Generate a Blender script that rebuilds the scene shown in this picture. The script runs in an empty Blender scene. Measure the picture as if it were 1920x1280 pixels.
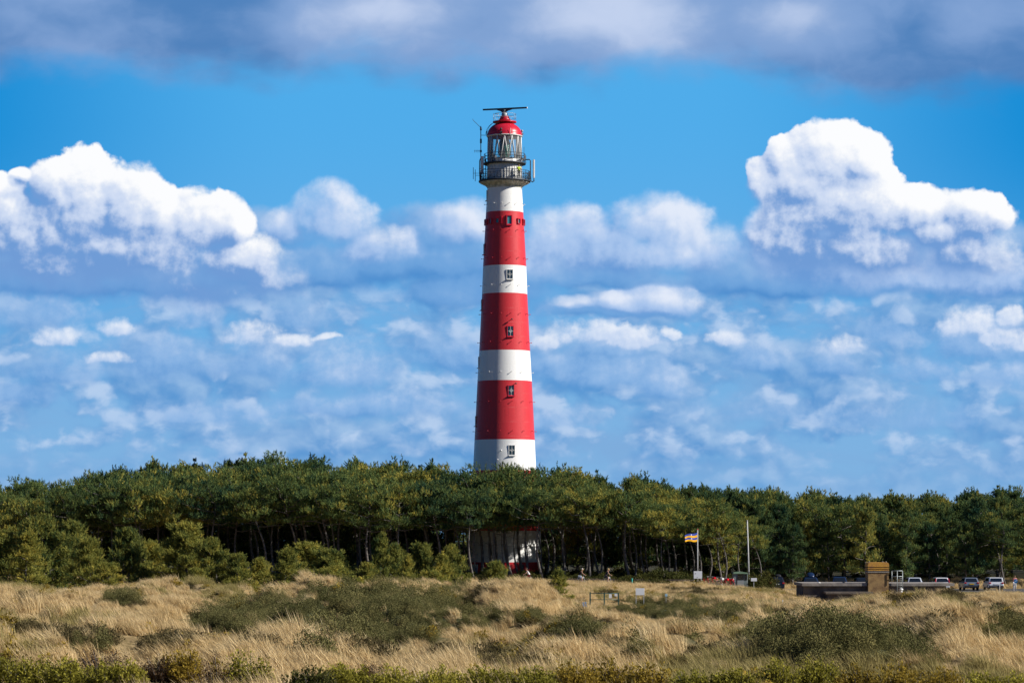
import bpy, math, random
import numpy as np
from mathutils import Vector, Matrix
C = bpy.context.scene
COL = C.collection
rad = math.radians

# ------------------------------------------------------------------ camera
F = 5333.333            # focal length in pixels of the 1920 px wide photograph (100 mm)
CAMZ = 5.6
HZ = 1015.0             # picture row of the horizon
cam_d = bpy.data.cameras.new("camera")
cam_d.lens = 100; cam_d.sensor_width = 36; cam_d.clip_start = 0.5; cam_d.clip_end = 6000
cam_d.shift_y = (HZ - 640.0) / 1920.0
cam = bpy.data.objects.new("camera", cam_d); COL.objects.link(cam)
cam.location = (0, 0, CAMZ); cam.rotation_euler = (rad(90), 0, 0)
C.camera = cam

# ------------------------------------------------------------------ exposure
C.view_settings.view_transform = 'Standard'; C.view_settings.look = 'None'
C.view_settings.gamma = 1; C.view_settings.exposure = 0.40
C.cycles.max_bounces = 6; C.cycles.diffuse_bounces = 2; C.cycles.use_denoising = True; C.cycles.glossy_bounces = 2
C.cycles.transmission_bounces = 5; C.cycles.transparent_max_bounces = 8
C.cycles.caustics_reflective = False; C.cycles.caustics_refractive = False

# ------------------------------------------------------------------ sun
SUN_EL, SUN_AZ = 32.5, 104.0       # azimuth clockwise from the view direction (+Y)
sd = bpy.data.lights.new("sun", 'SUN'); sd.energy = 5.0; sd.angle = rad(0.5); sd.color = (1.0, 0.945, 0.85)
sun = bpy.data.objects.new("sun", sd); COL.objects.link(sun)
sv = Vector((math.sin(rad(SUN_AZ)) * math.cos(rad(SUN_EL)), math.cos(rad(SUN_AZ)) * math.cos(rad(SUN_EL)), math.sin(rad(SUN_EL))))
sun.rotation_euler = sv.to_track_quat('Z', 'Y').to_euler()
sun.location = (60, -20, 60)

# ------------------------------------------------------------------ world: sky and clouds
W = bpy.data.worlds.new("World"); C.world = W; W.use_nodes = True
SKY_STRENGTH = 0.1

class NT:
    """small expression helper around a node tree"""
    def __init__(s, t): s.t = t; s.N = t.nodes; s.L = t.links
    def node(s, ty, **kw):
        n = s.N.new(ty)
        for k, v in kw.items(): setattr(n, k, v)
        return n
    def put(s, sock, v):
        if isinstance(v, bpy.types.NodeSocket): s.L.new(v, sock)
        else: sock.default_value = v
    def m(s, op, a, b=None, c=None, clamp=False):
        n = s.node('ShaderNodeMath', operation=op, use_clamp=clamp)
        s.put(n.inputs[0], a)
        if b is not None: s.put(n.inputs[1], b)
        if c is not None: s.put(n.inputs[2], c)
        return n.outputs[0]
    def v(s, op, a, b=None, c=None):
        n = s.node('ShaderNodeVectorMath', operation=op)
        s.put(n.inputs[0], a)
        if b is not None: s.put(n.inputs[1], b)
        if c is not None: s.put(n.inputs[2], c)
        return n.outputs['Value'] if op in ('LENGTH', 'DOT_PRODUCT', 'DISTANCE') else n.outputs['Vector']
    def xyz(s, x, y, z):
        n = s.node('ShaderNodeCombineXYZ')
        for i, q in enumerate((x, y, z)): s.put(n.inputs[i], q)
        return n.outputs[0]
    def ramp(s, f, lo, hi, a=0.0, b=1.0, smooth=True):
        n = s.node('ShaderNodeMapRange', interpolation_type='SMOOTHSTEP' if smooth else 'LINEAR')
        s.put(n.inputs['Value'], f); s.put(n.inputs['From Min'], lo); s.put(n.inputs['From Max'], hi)
        s.put(n.inputs['To Min'], a); s.put(n.inputs['To Max'], b)
        return n.outputs['Result']
    def mix(s, f, a, b):
        n = s.node('ShaderNodeMix', data_type='RGBA')
        s.put(n.inputs['Factor'], f)
        for k, q in ((6, a), (7, b)):
            if isinstance(q, tuple): q = (*q[:3], 1.0)
            s.put(n.inputs[k], q)
        return n.outputs[2]
    def noise(s, vec, scale, detail=4, rough=0.55, dist=0.0, dims='2D', out='Fac', lac=2.0):
        n = s.node('ShaderNodeTexNoise', noise_dimensions=dims)
        s.put(n.inputs['Vector'], vec); n.inputs['Scale'].default_value = scale
        n.inputs['Detail'].default_value = detail; n.inputs['Roughness'].default_value = rough
        n.inputs['Lacunarity'].default_value = lac; n.inputs['Distortion'].default_value = dist
        return n.outputs[out]
    def voro(s, vec, scale, detail=3, rough=0.55, dims='2D', smooth=False, rnd=1.0):
        n = s.node('ShaderNodeTexVoronoi', voronoi_dimensions=dims, feature='SMOOTH_F1' if smooth else 'F1')
        s.put(n.inputs['Vector'], vec); n.inputs['Scale'].default_value = scale
        n.inputs['Detail'].default_value = detail; n.inputs['Roughness'].default_value = rough
        n.inputs['Randomness'].default_value = rnd
        if smooth: n.inputs['Smoothness'].default_value = 0.35
        n.normalize = True
        return n.outputs['Distance']

def cloud_group(name, ells, billow, fine, scale=1.0, vs=1.3, vr=0.42, nd=6, flat=0.45, sm=0.2):
    """density of one family of clouds as a function of sky direction (units of about one degree)"""
    g = bpy.data.node_groups.new(name, 'ShaderNodeTree')
    g.interface.new_socket('P', in_out='INPUT', socket_type='NodeSocketVector')
    g.interface.new_socket('Pw', in_out='INPUT', socket_type='NodeSocketVector')
    g.interface.new_socket('d', in_out='OUTPUT', socket_type='NodeSocketFloat')
    g.interface.new_socket('M', in_out='OUTPUT', socket_type='NodeSocketFloat')
    t = NT(g)
    gi = t.node('NodeGroupInput'); go = t.node('NodeGroupOutput')
    P = gi.outputs[0]; Pw = gi.outputs[1]
    cur = None
    for (cx, cy, rx, ry, *k) in ells:
        amp = k[0] if k else 1.0
        fl = k[1] if len(k) > 1 else flat
        x, y, rx, ry = cx / 100, (HZ - cy) / 100, rx / 100, ry / 100
        q = t.v('MULTIPLY_ADD', Pw, (1 / rx, (1 + fl) / ry, 0), (-x / rx, -y * (1 + fl) / ry, 0))
        q = t.v('MULTIPLY_ADD', t.v('ABSOLUTE', q), (0, -fl / (1 + fl), 0), q)
        d = t.m('MULTIPLY_ADD', t.v('DOT_PRODUCT', q, q), -amp, amp)
        if cur is None: cur = d
        else:
            n = t.node('ShaderNodeMath', operation='SMOOTH_MAX')
            t.put(n.inputs[0], cur); t.put(n.inputs[1], d); n.inputs[2].default_value = sm
            cur = n.outputs[0]
    B = t.voro(Pw, vs * scale, 3, vr)
    N = t.noise(P, 2.2 * scale, nd, 0.58)
    cur = t.m('MAXIMUM', cur, -1.5)
    d = t.m('MULTIPLY_ADD', t.m('SUBTRACT', 0.22, t.m('MULTIPLY', B, B)), billow * 1.7, cur)
    d = t.m('MULTIPLY_ADD', t.m('SUBTRACT', N, 0.5), fine, d)
    t.L.new(d, go.inputs[0]); t.L.new(cur, go.inputs[1])
    return g

t = NT(W.node_tree); t.N.clear()
outw = t.node('ShaderNodeOutputWorld')
tc = t.node('ShaderNodeTexCoord'); sp = t.node('ShaderNodeSeparateXYZ'); t.L.new(tc.outputs['Generated'], sp.inputs[0])
yy = t.m('MAXIMUM', t.m('ABSOLUTE', sp.outputs[1]), 0.05)
U = t.m('MULTIPLY_ADD', t.m('DIVIDE', sp.outputs[0], yy), 53.333, 9.6)
V = t.m('MULTIPLY', t.m('DIVIDE', sp.outputs[2], yy), 53.333)
P = t.xyz(U, V, 0.0)
K = 1.0 / SKY_STRENGTH / 2 ** 0.40
def lin(r, g, b, k=K):
    f = lambda c: (c / 255 / 12.92) if c <= 10 else (((c / 255) + 0.055) / 1.055) ** 2.4
    return (f(r) * k, f(g) * k, f(b) * k)

sky = t.node('ShaderNodeTexSky', sky_type='NISHITA')
sky.sun_disc = False; sky.sun_elevation = rad(SUN_EL); sky.sun_rotation = rad(SUN_AZ)
sky.altitude = 0; sky.air_density = 1.0; sky.dust_density = 0.3; sky.ozone_density = 3.0
# a clean blue for the clear air between the clouds, mixed over the physical sky low down
low = t.mix(t.ramp(V, 0.5, 8.5), lin(128, 178, 224), lin(80, 172, 234))
side = t.ramp(t.m('ABSOLUTE', t.m('SUBTRACT', U, 9.4)), 3.5, 11.5)
low = t.mix(t.m('MULTIPLY', side, t.ramp(V, 2.5, 8.0)), low, lin(6, 138, 212))
hi_sky = t.v('MULTIPLY', sky.outputs[0], (0.085, 0.22, 0.42))
colr = t.mix(t.ramp(V, 10.5, 19.5), low, hi_sky)

def warp(p, scale, amt):
    wn = t.noise(p, scale, 3, 0.5, out='Color')
    return t.v('MULTIPLY', t.v('SUBTRACT', wn, (0.5, 0.5, 0.5)), (amt, amt * 0.7, 0))
WP = warp(P, 0.9, 1.0)
WP2 = t.v('ADD', WP, warp(P, 3.4, 0.28))
def group(g, p, w):
    n = t.node('ShaderNodeGroup'); n.node_tree = g; t.put(n.inputs[0], p); t.put(n.inputs[1], w); return n.outputs
def layer(colr, g, lit, mid, shade, w, opac, wa=0.5, off=0.28, k1=2.2, off2=0.10, k2=1.5, bias=0.35, edge=0.0, soft=0.0, vg=None, vw=None):
    Pw = t.v('MULTIPLY_ADD', WP2, (wa, wa, 0), P)
    o0 = group(g, P, Pw)
    o1 = group(g, P, t.v('ADD', Pw, (off * 0.75, off, 0)))
    o2 = group(g, t.v('ADD', P, (off2 * 0.8, off2, 0)), t.v('ADD', Pw, (off2 * 0.8, off2, 0)))
    wv = w if not soft else t.m('MULTIPLY_ADD', SOFTN, soft, w)
    under = t.m('MAXIMUM', t.m('SUBTRACT', o1[1], o0[1]), 0.0)
    wv = t.m('MULTIPLY_ADD', under, 1.6, wv)
    if vw is not None: wv = t.m('ADD', wv, t.ramp(V, vw[0], vw[1], vw[2], 0.0))
    a = t.m('MULTIPLY', t.ramp(o0[0], edge, t.m('ADD', wv, edge)), opac)
    s = t.m('MULTIPLY_ADD', t.m('SUBTRACT', o0[1], o1[1]), k1, bias)
    s = t.m('MULTIPLY_ADD', t.m('SUBTRACT', o0[0], o2[0]), k2, s)
    s = t.m('MULTIPLY_ADD', t.m('SUBTRACT', LARGE, 0.5), 0.9, s)
    if vg is not None: s = t.m('ADD', s, t.ramp(V, vg[0], vg[1], vg[2], vg[3], False))
    c = t.mix(t.ramp(s, -0.1, 0.5), shade, mid)
    c = t.mix(t.ramp(s, 0.4, 1.05), c, lit)
    return t.mix(a, colr, c)
LARGE = t.noise(P, 0.75, 4, 0.5)
SOFTN = t.ramp(t.noise(t.v('ADD', P, (7.3, 2.1, 0)), 0.8, 2, 0.5), 0.4, 0.65)

# thin veils
vn = t.noise(t.v('MULTIPLY', P, (0.35, 1.0, 1)), 0.9, 6, 0.6, 0.6)
veil = t.m('MULTIPLY', t.ramp(vn, 0.42, 0.72), t.ramp(V, 6.5, 3.0, 0.0, 0.75))
veil = t.m('MULTIPLY', veil, t.ramp(V, 0.2, 2.0, 0.45, 1.0))
colr = t.mix(veil, colr, lin(126, 170, 218))

base0 = colr
def broken(c, off3, sc, lo, hi, lit, shade, mask, opac, wa=0.35):
    q = t.v('ADD', t.v('MULTIPLY', t.v('MULTIPLY_ADD', WP2, (wa, wa, 0), P), (0.66, 1.0, 0)), off3)
    def dens(q): return t.m('MULTIPLY_ADD', t.m('SUBTRACT', 0.42, t.voro(q, sc * 2.3, 2, 0.4)), 0.26, t.noise(q, sc, 5, 0.5))
    a1 = dens(q); a2 = dens(t.v('ADD', q, (0.12, 0.20, 0)))
    a = t.m('MULTIPLY', t.m('MULTIPLY', t.ramp(a1, lo, hi), mask), opac)
    s_ = t.m('MULTIPLY_ADD', t.m('SUBTRACT', a1, a2), 2.6, 0.40)
    return t.mix(a, c, t.mix(t.ramp(s_, 0.0, 1.0), shade, lit))
lowbase = broken(base0, (3.1, 9.2, 0), 0.85, 0.42, 0.62, lin(158, 192, 230), lin(84, 146, 208), t.m('MULTIPLY', t.ramp(V, 0.4, 2.0, 0.3, 1.0), t.ramp(V, 6.2, 4.6)), 0.85)
lowbase = broken(lowbase, (13.7, 4.4, 0), 1.3, 0.46, 0.66, lin(190, 212, 241), lin(104, 160, 216), t.m('MULTIPLY', t.ramp(V, 0.9, 2.2, 0.25, 1.0), t.ramp(V, 5.2, 4.2)), 0.8)
# distant small cumulus banks near the horizon
far_e = [(100, 700, 150, 60, .8), (300, 690, 160, 80, .8), (620, 700, 150, 80), (480, 690, 150, 70), (840, 670, 110, 70), (700, 765, 220, 45, .8),
         (1130, 700, 160, 80), (1240, 730, 70, 60), (1050, 700, 80, 60), (1150, 655, 100, 45), (1430, 680, 80, 50), (1560, 690, 90, 45, .8),
         (1730, 700, 100, 45, .8), (1850, 650, 120, 80), (370, 600, 70, 45, .8), (560, 600, 80, 50, .7), (60, 600, 130, 55, .8),
         (1650, 640, 120, 60, .5), (1890, 710, 100, 60, .7), (40, 740, 100, 60, .7), (380, 780, 200, 40, .5), (1400, 775, 220, 40, .5), (1000, 790, 200, 35, .4), (1700, 790, 200, 40, .4)]
gF = cloud_group('cloud_far', far_e, 0.7, 0.9, 1.1)
lowc = layer(lowbase, gF, lin(198, 216, 243), lin(138, 180, 228), lin(90, 150, 212), 0.9, 0.9, wa=0.35, off=0.20, k1=0.35, off2=0.10, k2=0.6, bias=0.36, soft=0.6)
# small bright tops
top_e = [(100, 638, 52, 26), (215, 618, 44, 24), (205, 675, 55, 18), (465, 632, 60, 34), (545, 642, 50, 18), (1110, 630, 110, 30), (1180, 640, 100, 30), (1250, 632, 40, 16),
         (1030, 640, 40, 22), (1370, 636, 38, 20), (1575, 655, 44, 26, .8), (1825, 610, 70, 42), (1890, 640, 50, 40), (1900, 600, 34, 30), (600, 636, 36, 10)]
gT = cloud_group('cloud_tops', top_e, 1.2, 1.7, 1.5, flat=0.25)
lowc = layer(lowc, gT, lin(238, 243, 252), lin(204, 219, 244), lin(150, 184, 228), 0.95, 0.85, wa=0.5, off=0.12, k1=0.3, off2=0.06, k2=0.45, bias=0.5, soft=0.6)

# blue-grey bank behind the big cumulus
bank_e = [(200, 530, 380, 70), (560, 520, 260, 80), (760, 500, 240, 90), (900, 550, 230, 60), (1040, 520, 260, 60), (1500, 535, 320, 65), (1830, 520, 200, 90),
          (800, 440, 120, 70), (1150, 580, 230, 45, .8), (1880, 460, 90, 50), (480, 440, 130, 60, .8)]
gB = cloud_group('cloud_bank', bank_e, 0.35, 0.7, 0.7)
# softer middle cumulus
mid_e = [(620, 415, 95, 75), (540, 430, 60, 50, .8), (870, 425, 85, 62), (1070, 455, 120, 80), (1240, 435, 120, 80), (1190, 480, 200, 68), (1310, 480, 90, 60, .8),
         (1165, 568, 70, 34), (1230, 568, 95, 46), (1090, 570, 60, 18, .6), (1480, 470, 110, 100), (1430, 430, 50, 50, .8), (1620, 505, 200, 75), (1800, 520, 150, 70), (1560, 470, 120, 80), (1350, 470, 90, 60, .7), (1000, 490, 110, 55, .7), (700, 470, 120, 50, .6)]
gM = cloud_group('cloud_mid', mid_e, 0.5, 0.75, 0.9, 1.1, 0.42, 7, flat=0.2, sm=0.3)
def both(c):
    c = layer(c, gB, lin(152, 188, 230), lin(112, 164, 220), lin(76, 140, 206), 0.8, 0.92, wa=0.5, off=0.35, k1=0.4, off2=0.16, k2=0.7, bias=0.34)
    return layer(c, gM, lin(230, 237, 251), lin(172, 199, 238), lin(100, 152, 214), 0.6, 0.95, wa=0.3, off=0.30, k1=0.42, off2=0.14, k2=0.7, bias=0.36, soft=0.5)
lowc = both(lowc)
highc = both(broken(base0, (3.1, 9.2, 0), 0.85, 0.42, 0.62, lin(158, 192, 230), lin(84, 146, 208), t.ramp(V, 6.2, 4.6), 0.85))

# the two big white towers
big_e = [(150, 395, 105, 120), (105, 350, 55, 60), (235, 395, 95, 95), (300, 410, 60, 70), (40, 450, 130, 110), (375, 430, 100, 80), (440, 425, 40, 50), (230, 480, 230, 90), (430, 500, 130, 70), (45, 330, 26, 18, .7),
         (500, 530, 90, 50, .8), (0, 400, 90, 80), (90, 440, 150, 90), (300, 470, 170, 80), (150, 530, 260, 60, .8), (380, 545, 200, 55, .9), (1560, 300, 92, 82), (1510, 340, 95, 75), (1480, 300, 45, 50, .9), (1620, 300, 55, 60), (1610, 370, 100, 80), (1700, 405, 120, 62), (1820, 410, 80, 58), (1760, 440, 90, 45),
         (1560, 400, 130, 90), (1480, 400, 70, 70, .8), (1440, 350, 40, 60, .7), (1860, 400, 36, 40, .8), (1490, 465, 110, 90), (1610, 475, 190, 85), (1790, 480, 130, 70, .9), (240, 500, 270, 85), (60, 500, 140, 70)]
gC = cloud_group('cloud_big', big_e, 0.62, 0.70, 1.15, 1.3, 0.48, 8, flat=0.08, sm=0.3)
bigk = dict(w=0.20, opac=1.0, wa=0.30, off=0.35, k1=0.50, off2=0.13, k2=0.95, bias=0.42, soft=0.3, edge=0.0, vg=(4.4, 7.0, -0.70, 0.10), vw=(4.6, 6.3, 1.1))
bigc = (lin(252, 253, 255), lin(204, 218, 243), lin(112, 156, 214))
lowc = layer(lowc, gC, *bigc, **bigk)
highc = layer(highc, gC, *bigc, **bigk)

# the dark deck across the top: lit from above, its ragged base in shade
base = t.noise(t.v('MULTIPLY', P, (0.16, 0.0, 0)), 2.0, 3, 0.5)
rag = t.noise(t.v('MULTIPLY', P, (0.45, 1.0, 1)), 1.2, 5, 0.5, 0.1)
hb = t.m('MULTIPLY_ADD', t.m('SUBTRACT', base, 0.5), 1.3, V)
hb = t.m('MULTIPLY_ADD', t.m('SUBTRACT', rag, 0.5), 1.1, hb)
hb = t.m('MULTIPLY_ADD', t.ramp(U, 12.5, 15.5), 0.30, hb)
a_t = t.ramp(hb, 8.40, 9.3)
light = t.noise(t.v('MULTIPLY_ADD', WP, (0.5, 0.5, 0), t.v('MULTIPLY', P, (0.5, 0.85, 1))), 0.75, 6, 0.52, 0.0)
lobes = None
for (cx, cy, rx, ry, am) in [(700, 20, 260, 110, .9), (1150, 30, 330, 130, .8), (1480, 30, 200, 90, .7), (950, 90, 260, 70, .45), (1800, 40, 90, 70, .35), (1300, 100, 160, 60, .4), (120, -40, 160, 60, .3)]:
    q = t.v('MULTIPLY_ADD', P, (100 / rx, 100 / ry, 0), (-cx / rx, -(HZ - cy) / ry, 0))
    dd = t.m('MULTIPLY', t.ramp(t.v('LENGTH', q), 1.25, 0.0), am)
    lobes = dd if lobes is None else t.m('MAXIMUM', lobes, dd)
s = t.m('MULTIPLY_ADD', t.m('SUBTRACT', light, 0.5), 1.2, lobes)
ct = t.mix(t.ramp(s, -0.25, 0.35), lin(80, 128, 186), lin(130, 162, 210))
ct = t.mix(t.ramp(s, 0.3, 1.05), ct, lin(196, 210, 238))
a_t = t.m('MULTIPLY', a_t, t.ramp(V, 13.0, 20.0, 0.96, 0.0))
def close(c):
    b = t.node('ShaderNodeBackground'); b.inputs['Strength'].default_value = SKY_STRENGTH
    t.put(b.inputs[0], (*c, 1.0) if isinstance(c, tuple) else c); return b.outputs[0]
def choose(f, a, b):
    n = t.node('ShaderNodeMixShader'); t.L.new(f, n.inputs[0]); t.L.new(a, n.inputs[1]); t.L.new(b, n.inputs[2]); return n.outputs[0]
# the sky is evaluated strip by strip: low clouds, high clouds, the deck, and the plain sky above
sLow, sHigh, sDeck, sTop = close(lowc), close(t.mix(a_t, highc, ct)), close(t.mix(a_t, base0, ct)), close(hi_sky)
sGround = close(lin(60, 60, 50))
o = choose(t.m('GREATER_THAN', V, 5.0), sLow, sHigh)
o = choose(t.m('GREATER_THAN', V, 8.9), o, sDeck)
o = choose(t.m('GREATER_THAN', V, 20.0), o, sTop)
o = choose(t.m('LESS_THAN', sp.outputs[1], 0.55), o, sTop)
o = choose(t.m('LESS_THAN', sp.outputs[2], 0.0), o, sGround)
t.L.new(o, outw.inputs[0])
W.cycles.sampling_method = 'MANUAL'; W.cycles.sample_map_resolution = 512
C.cycles.use_adaptive_sampling = True; C.cycles.adaptive_threshold = 0.008; C.cycles.adaptive_min_samples = 20

# ------------------------------------------------------------------ helpers
R = random.Random(7)
def px2x(px, Y): return (px - 960.0) * Y / F
def py2z(py, Y): return CAMZ - (py - HZ) * Y / F

def tag(o, label=None, cat=None, group=None, kind=None):
    if label: o["label"] = label
    if cat: o["category"] = cat
    if group: o["group"] = group
    if kind: o["kind"] = kind
    return o
def empty(name, loc, rz=0.0, **k):
    o = bpy.data.objects.new(name, None); COL.objects.link(o)
    o.empty_display_size = 0.2
    o.location = loc; o.rotation_euler = (0, 0, rz)
    return tag(o, **k)
def copy_tree(o, parent=None):
    c = o.copy(); COL.objects.link(c); c.parent = parent
    for ch in o.children: copy_tree(ch, c)
    return c
def lerp(a, b, f): return a + (b - a) * f

class MB:
    """collects shapes and links them as one mesh object"""
    def __init__(s): s.v = []; s.f = []; s.m = []; s.s = []
    def add(s, vs, fs, m=0, sm=False):
        b = len(s.v); s.v += [tuple(q) for q in vs]
        for f in fs: s.f.append([b + i for i in f]); s.m.append(m); s.s.append(sm)
        return s
    def box(s, x0, x1, y0, y1, z0, z1, m=0):
        vs = [(x, y, z) for z in (z0, z1) for y in (y0, y1) for x in (x0, x1)]
        return s.add(vs, [(0, 2, 3, 1), (4, 5, 7, 6), (0, 1, 5, 4), (2, 6, 7, 3), (0, 4, 6, 2), (1, 3, 7, 5)], m)
    def obox(s, c, ex, ey, ez, hx, hy, hz, m=0):
        """box round c with half sizes along unit axes"""
        c, ex, ey, ez = Vector(c), Vector(ex), Vector(ey), Vector(ez)
        vs = [c + ex * (i * hx) + ey * (j * hy) + ez * (k * hz) for k in (-1, 1) for j in (-1, 1) for i in (-1, 1)]
        return s.add(vs, [(0, 2, 3, 1), (4, 5, 7, 6), (0, 1, 5, 4), (2, 6, 7, 3), (0, 4, 6, 2), (1, 3, 7, 5)], m)
    def tube(s, pts, rs, n=8, m=0, cap=True, sm=True):
        pts = [Vector(p) for p in pts]
        if not isinstance(rs, (list, tuple)): rs = [rs] * len(pts)
        vs = []; a = None
        for i, p in enumerate(pts):
            d = (pts[min(i + 1, len(pts) - 1)] - pts[max(i - 1, 0)]).normalized()
            if a is None: a = d.orthogonal().normalized()
            a = (a - d * a.dot(d)).normalized(); b = d.cross(a)
            for k in range(n):
                w = 2 * math.pi * k / n
                vs.append(p + (a * math.cos(w) + b * math.sin(w)) * rs[i])
        fs = [(i * n + k, i * n + (k + 1) % n, (i + 1) * n + (k + 1) % n, (i + 1) * n + k) for i in range(len(pts) - 1) for k in range(n)]
        s.add(vs, fs, m, sm)
        if cap:
            b = len(s.v) - len(vs)
            s.f.append([b + k for k in range(n)][::-1]); s.m.append(m); s.s.append(False)
            s.f.append([b + (len(pts) - 1) * n + k for k in range(n)]); s.m.append(m); s.s.append(False)
        return s
    def ring(s, c, R_, r, n=32, k=6, m=0):
        vs = []; fs = []
        for i in range(n):
            a = 2 * math.pi * i / n
            for j in range(k):
                b = 2 * math.pi * j / k
                q = R_ + r * math.cos(b)
                vs.append((c[0] + q * math.cos(a), c[1] + q * math.sin(a), c[2] + r * math.sin(b)))
        for i in range(n):
            for j in range(k):
                fs.append((i * k + j, ((i + 1) % n) * k + j, ((i + 1) % n) * k + (j + 1) % k, i * k + (j + 1) % k))
        return s.add(vs, fs, m, True)
    def lathe(s, prof, n=32, c=(0, 0), mats=None, sm=True):
        vs = []
        for (r, z) in prof:
            for k in range(n):
                a = 2 * math.pi * k / n
                vs.append((c[0] + r * math.cos(a), c[1] + r * math.sin(a), z))
        b = len(s.v); s.v += vs
        for i in range(len(prof) - 1):
            for k in range(n):
                s.f.append([b + i * n + k, b + i * n + (k + 1) % n, b + (i + 1) * n + (k + 1) % n, b + (i + 1) * n + k])
                s.m.append(mats[i] if mats else 0); s.s.append(sm)
        return s
    def ell(s, c, r, nu=12, nv=8, m=0):
        vs = [(c[0], c[1], c[2] - r[2])]
        for j in range(1, nv):
            t = math.pi * j / nv - math.pi / 2
            for i in range(nu):
                a = 2 * math.pi * i / nu
                vs.append((c[0] + r[0] * math.cos(t) * math.cos(a), c[1] + r[1] * math.cos(t) * math.sin(a), c[2] + r[2] * math.sin(t)))
        vs.append((c[0], c[1], c[2] + r[2])); e = len(vs) - 1
        fs = [(0, 1 + (i + 1) % nu, 1 + i) for i in range(nu)]
        for j in range(nv - 2):
            for i in range(nu):
                a = 1 + j * nu; fs.append((a + i, a + (i + 1) % nu, a + nu + (i + 1) % nu, a + nu + i))
        a = 1 + (nv - 2) * nu
        fs += [(a + i, a + (i + 1) % nu, e) for i in range(nu)]
        return s.add(vs, fs, m, True)
    def prism(s, outline, y0, y1, m=0, axis='y'):
        """outline in x,z extruded along y (or y,z along x)"""
        n = len(outline)
        f = (lambda a, b, y: (a, y, b)) if axis == 'y' else (lambda a, b, y: (y, a, b))
        vs = [f(a, b, y0) for a, b in outline] + [f(a, b, y1) for a, b in outline]
        fs = [tuple(range(n)), tuple(range(2 * n - 1, n - 1, -1))] + [(i, i + n, (i + 1) % n + n, (i + 1) % n) for i in range(n)]
        return s.add(vs, fs, m)
    def build(s, name, mats, parent=None, loc=None, fix=True):
        me = bpy.data.meshes.new(name); me.from_pydata(s.v, [], s.f)
        if not isinstance(mats, (list, tuple)): mats = [mats]
        for q in mats: me.materials.append(q)
        me.polygons.foreach_set('material_index', s.m); me.polygons.foreach_set('use_smooth', s.s)
        if fix:
            import bmesh
            bm = bmesh.new(); bm.from_mesh(me); bmesh.ops.recalc_face_normals(bm, faces=bm.faces); bm.to_mesh(me); bm.free()
        me.update()
        o = bpy.data.objects.new(name, me); COL.objects.link(o)
        if parent is not None: o.parent = parent
        if loc is not None: o.location = loc
        return o

# ------------------------------------------------------------------ materials
def mat(name, col, rough=0.7, col2=None, scale=2.0, bump=0.0, bscale=8.0, metal=0.0, spec=0.4, detail=5, emit=None):
    m = bpy.data.materials.new(name); m.use_nodes = True
    t = NT(m.node_tree); b = t.N['Principled BSDF']
    b.inputs['Roughness'].default_value = rough; b.inputs['Metallic'].default_value = metal
    b.inputs['Specular IOR Level'].default_value = spec
    tc = t.node('ShaderNodeTexCoord')
    if col2 is not None:
        n = t.noise(tc.outputs['Object'], scale, detail, 0.6, dims='3D')
        t.put(b.inputs['Base Color'], t.mix(t.ramp(n, 0.35, 0.65), col, col2))
    else: b.inputs['Base Color'].default_value = (*col, 1)
    if bump:
        n = t.noise(tc.outputs['Object'], bscale, 4, 0.6, dims='3D')
        bn = t.node('ShaderNodeBump'); bn.inputs['Strength'].default_value = bump; bn.inputs['Distance'].default_value = 0.05
        t.put(bn.inputs['Height'], n); t.L.new(bn.outputs[0], b.inputs['Normal'])
    return m

def foliage_mat(name, dark, light, warm, trans=0.25, rnd=0.35, ns=0.55, na=0.7):
    """leaves: colour varies by plant, by shoot (attribute 'tint') and slowly through the crown"""
    m = bpy.data.materials.new(name); m.use_nodes = True
    t = NT(m.node_tree); t.N.clear()
    out = t.node('ShaderNodeOutputMaterial')
    at = t.node('ShaderNodeAttribute', attribute_name='tint')
    oi = t.node('ShaderNodeObjectInfo'); geo = t.node('ShaderNodeNewGeometry')
    n = t.noise(geo.outputs['Position'], ns, 4, 0.6, dims='3D')
    f = t.m('MULTIPLY_ADD', oi.outputs['Random'], rnd, t.m('MULTIPLY', at.outputs['Fac'], 0.75 - rnd * 0.5))
    f = t.m('MULTIPLY_ADD', t.m('SUBTRACT', n, 0.5), na, f)
    c = t.mix(t.ramp(f, 0.0, 0.55), dark, light)
    c = t.mix(t.ramp(f, 0.5, 1.0), c, warm)
    d = t.node('ShaderNodeBsdfDiffuse'); tr = t.node('ShaderNodeBsdfTranslucent')
    t.put(d.inputs[0], c); t.put(tr.inputs[0], c)
    mx = t.node('ShaderNodeMixShader'); mx.inputs[0].default_value = trans
    t.L.new(d.outputs[0], mx.inputs[1]); t.L.new(tr.outputs[0], mx.inputs[2])
    t.L.new(mx.outputs[0], out.inputs[0])
    return m

# ------------------------------------------------------------------ value noise for shapes
def hash2(ix, iy, seed):
    h = (ix.astype(np.int64) * 374761393 + iy.astype(np.int64) * 668265263 + seed * 974711) & 0x7fffffff
    h = ((h ^ (h >> 13)) * 1274126177) & 0x7fffffff
    return ((h ^ (h >> 16)) & 0xffff) / 65535.0
def vnoise(x, y, seed=0):
    ix = np.floor(x); iy = np.floor(y); fx = x - ix; fy = y - iy
    fx = fx * fx * (3 - 2 * fx); fy = fy * fy * (3 - 2 * fy)
    a = hash2(ix, iy, seed); b = hash2(ix + 1, iy, seed); c = hash2(ix, iy + 1, seed); d = hash2(ix + 1, iy + 1, seed)
    return (a * (1 - fx) + b * fx) * (1 - fy) + (c * (1 - fx) + d * fx) * fy
def fbm(x, y, seed=0, o=3):
    s = 0; a = 0.5
    for k in range(o): s = s + a * vnoise(x * 2 ** k, y * 2 ** k, seed + k); a *= 0.5
    return s / (1 - 0.5 ** o)

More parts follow.
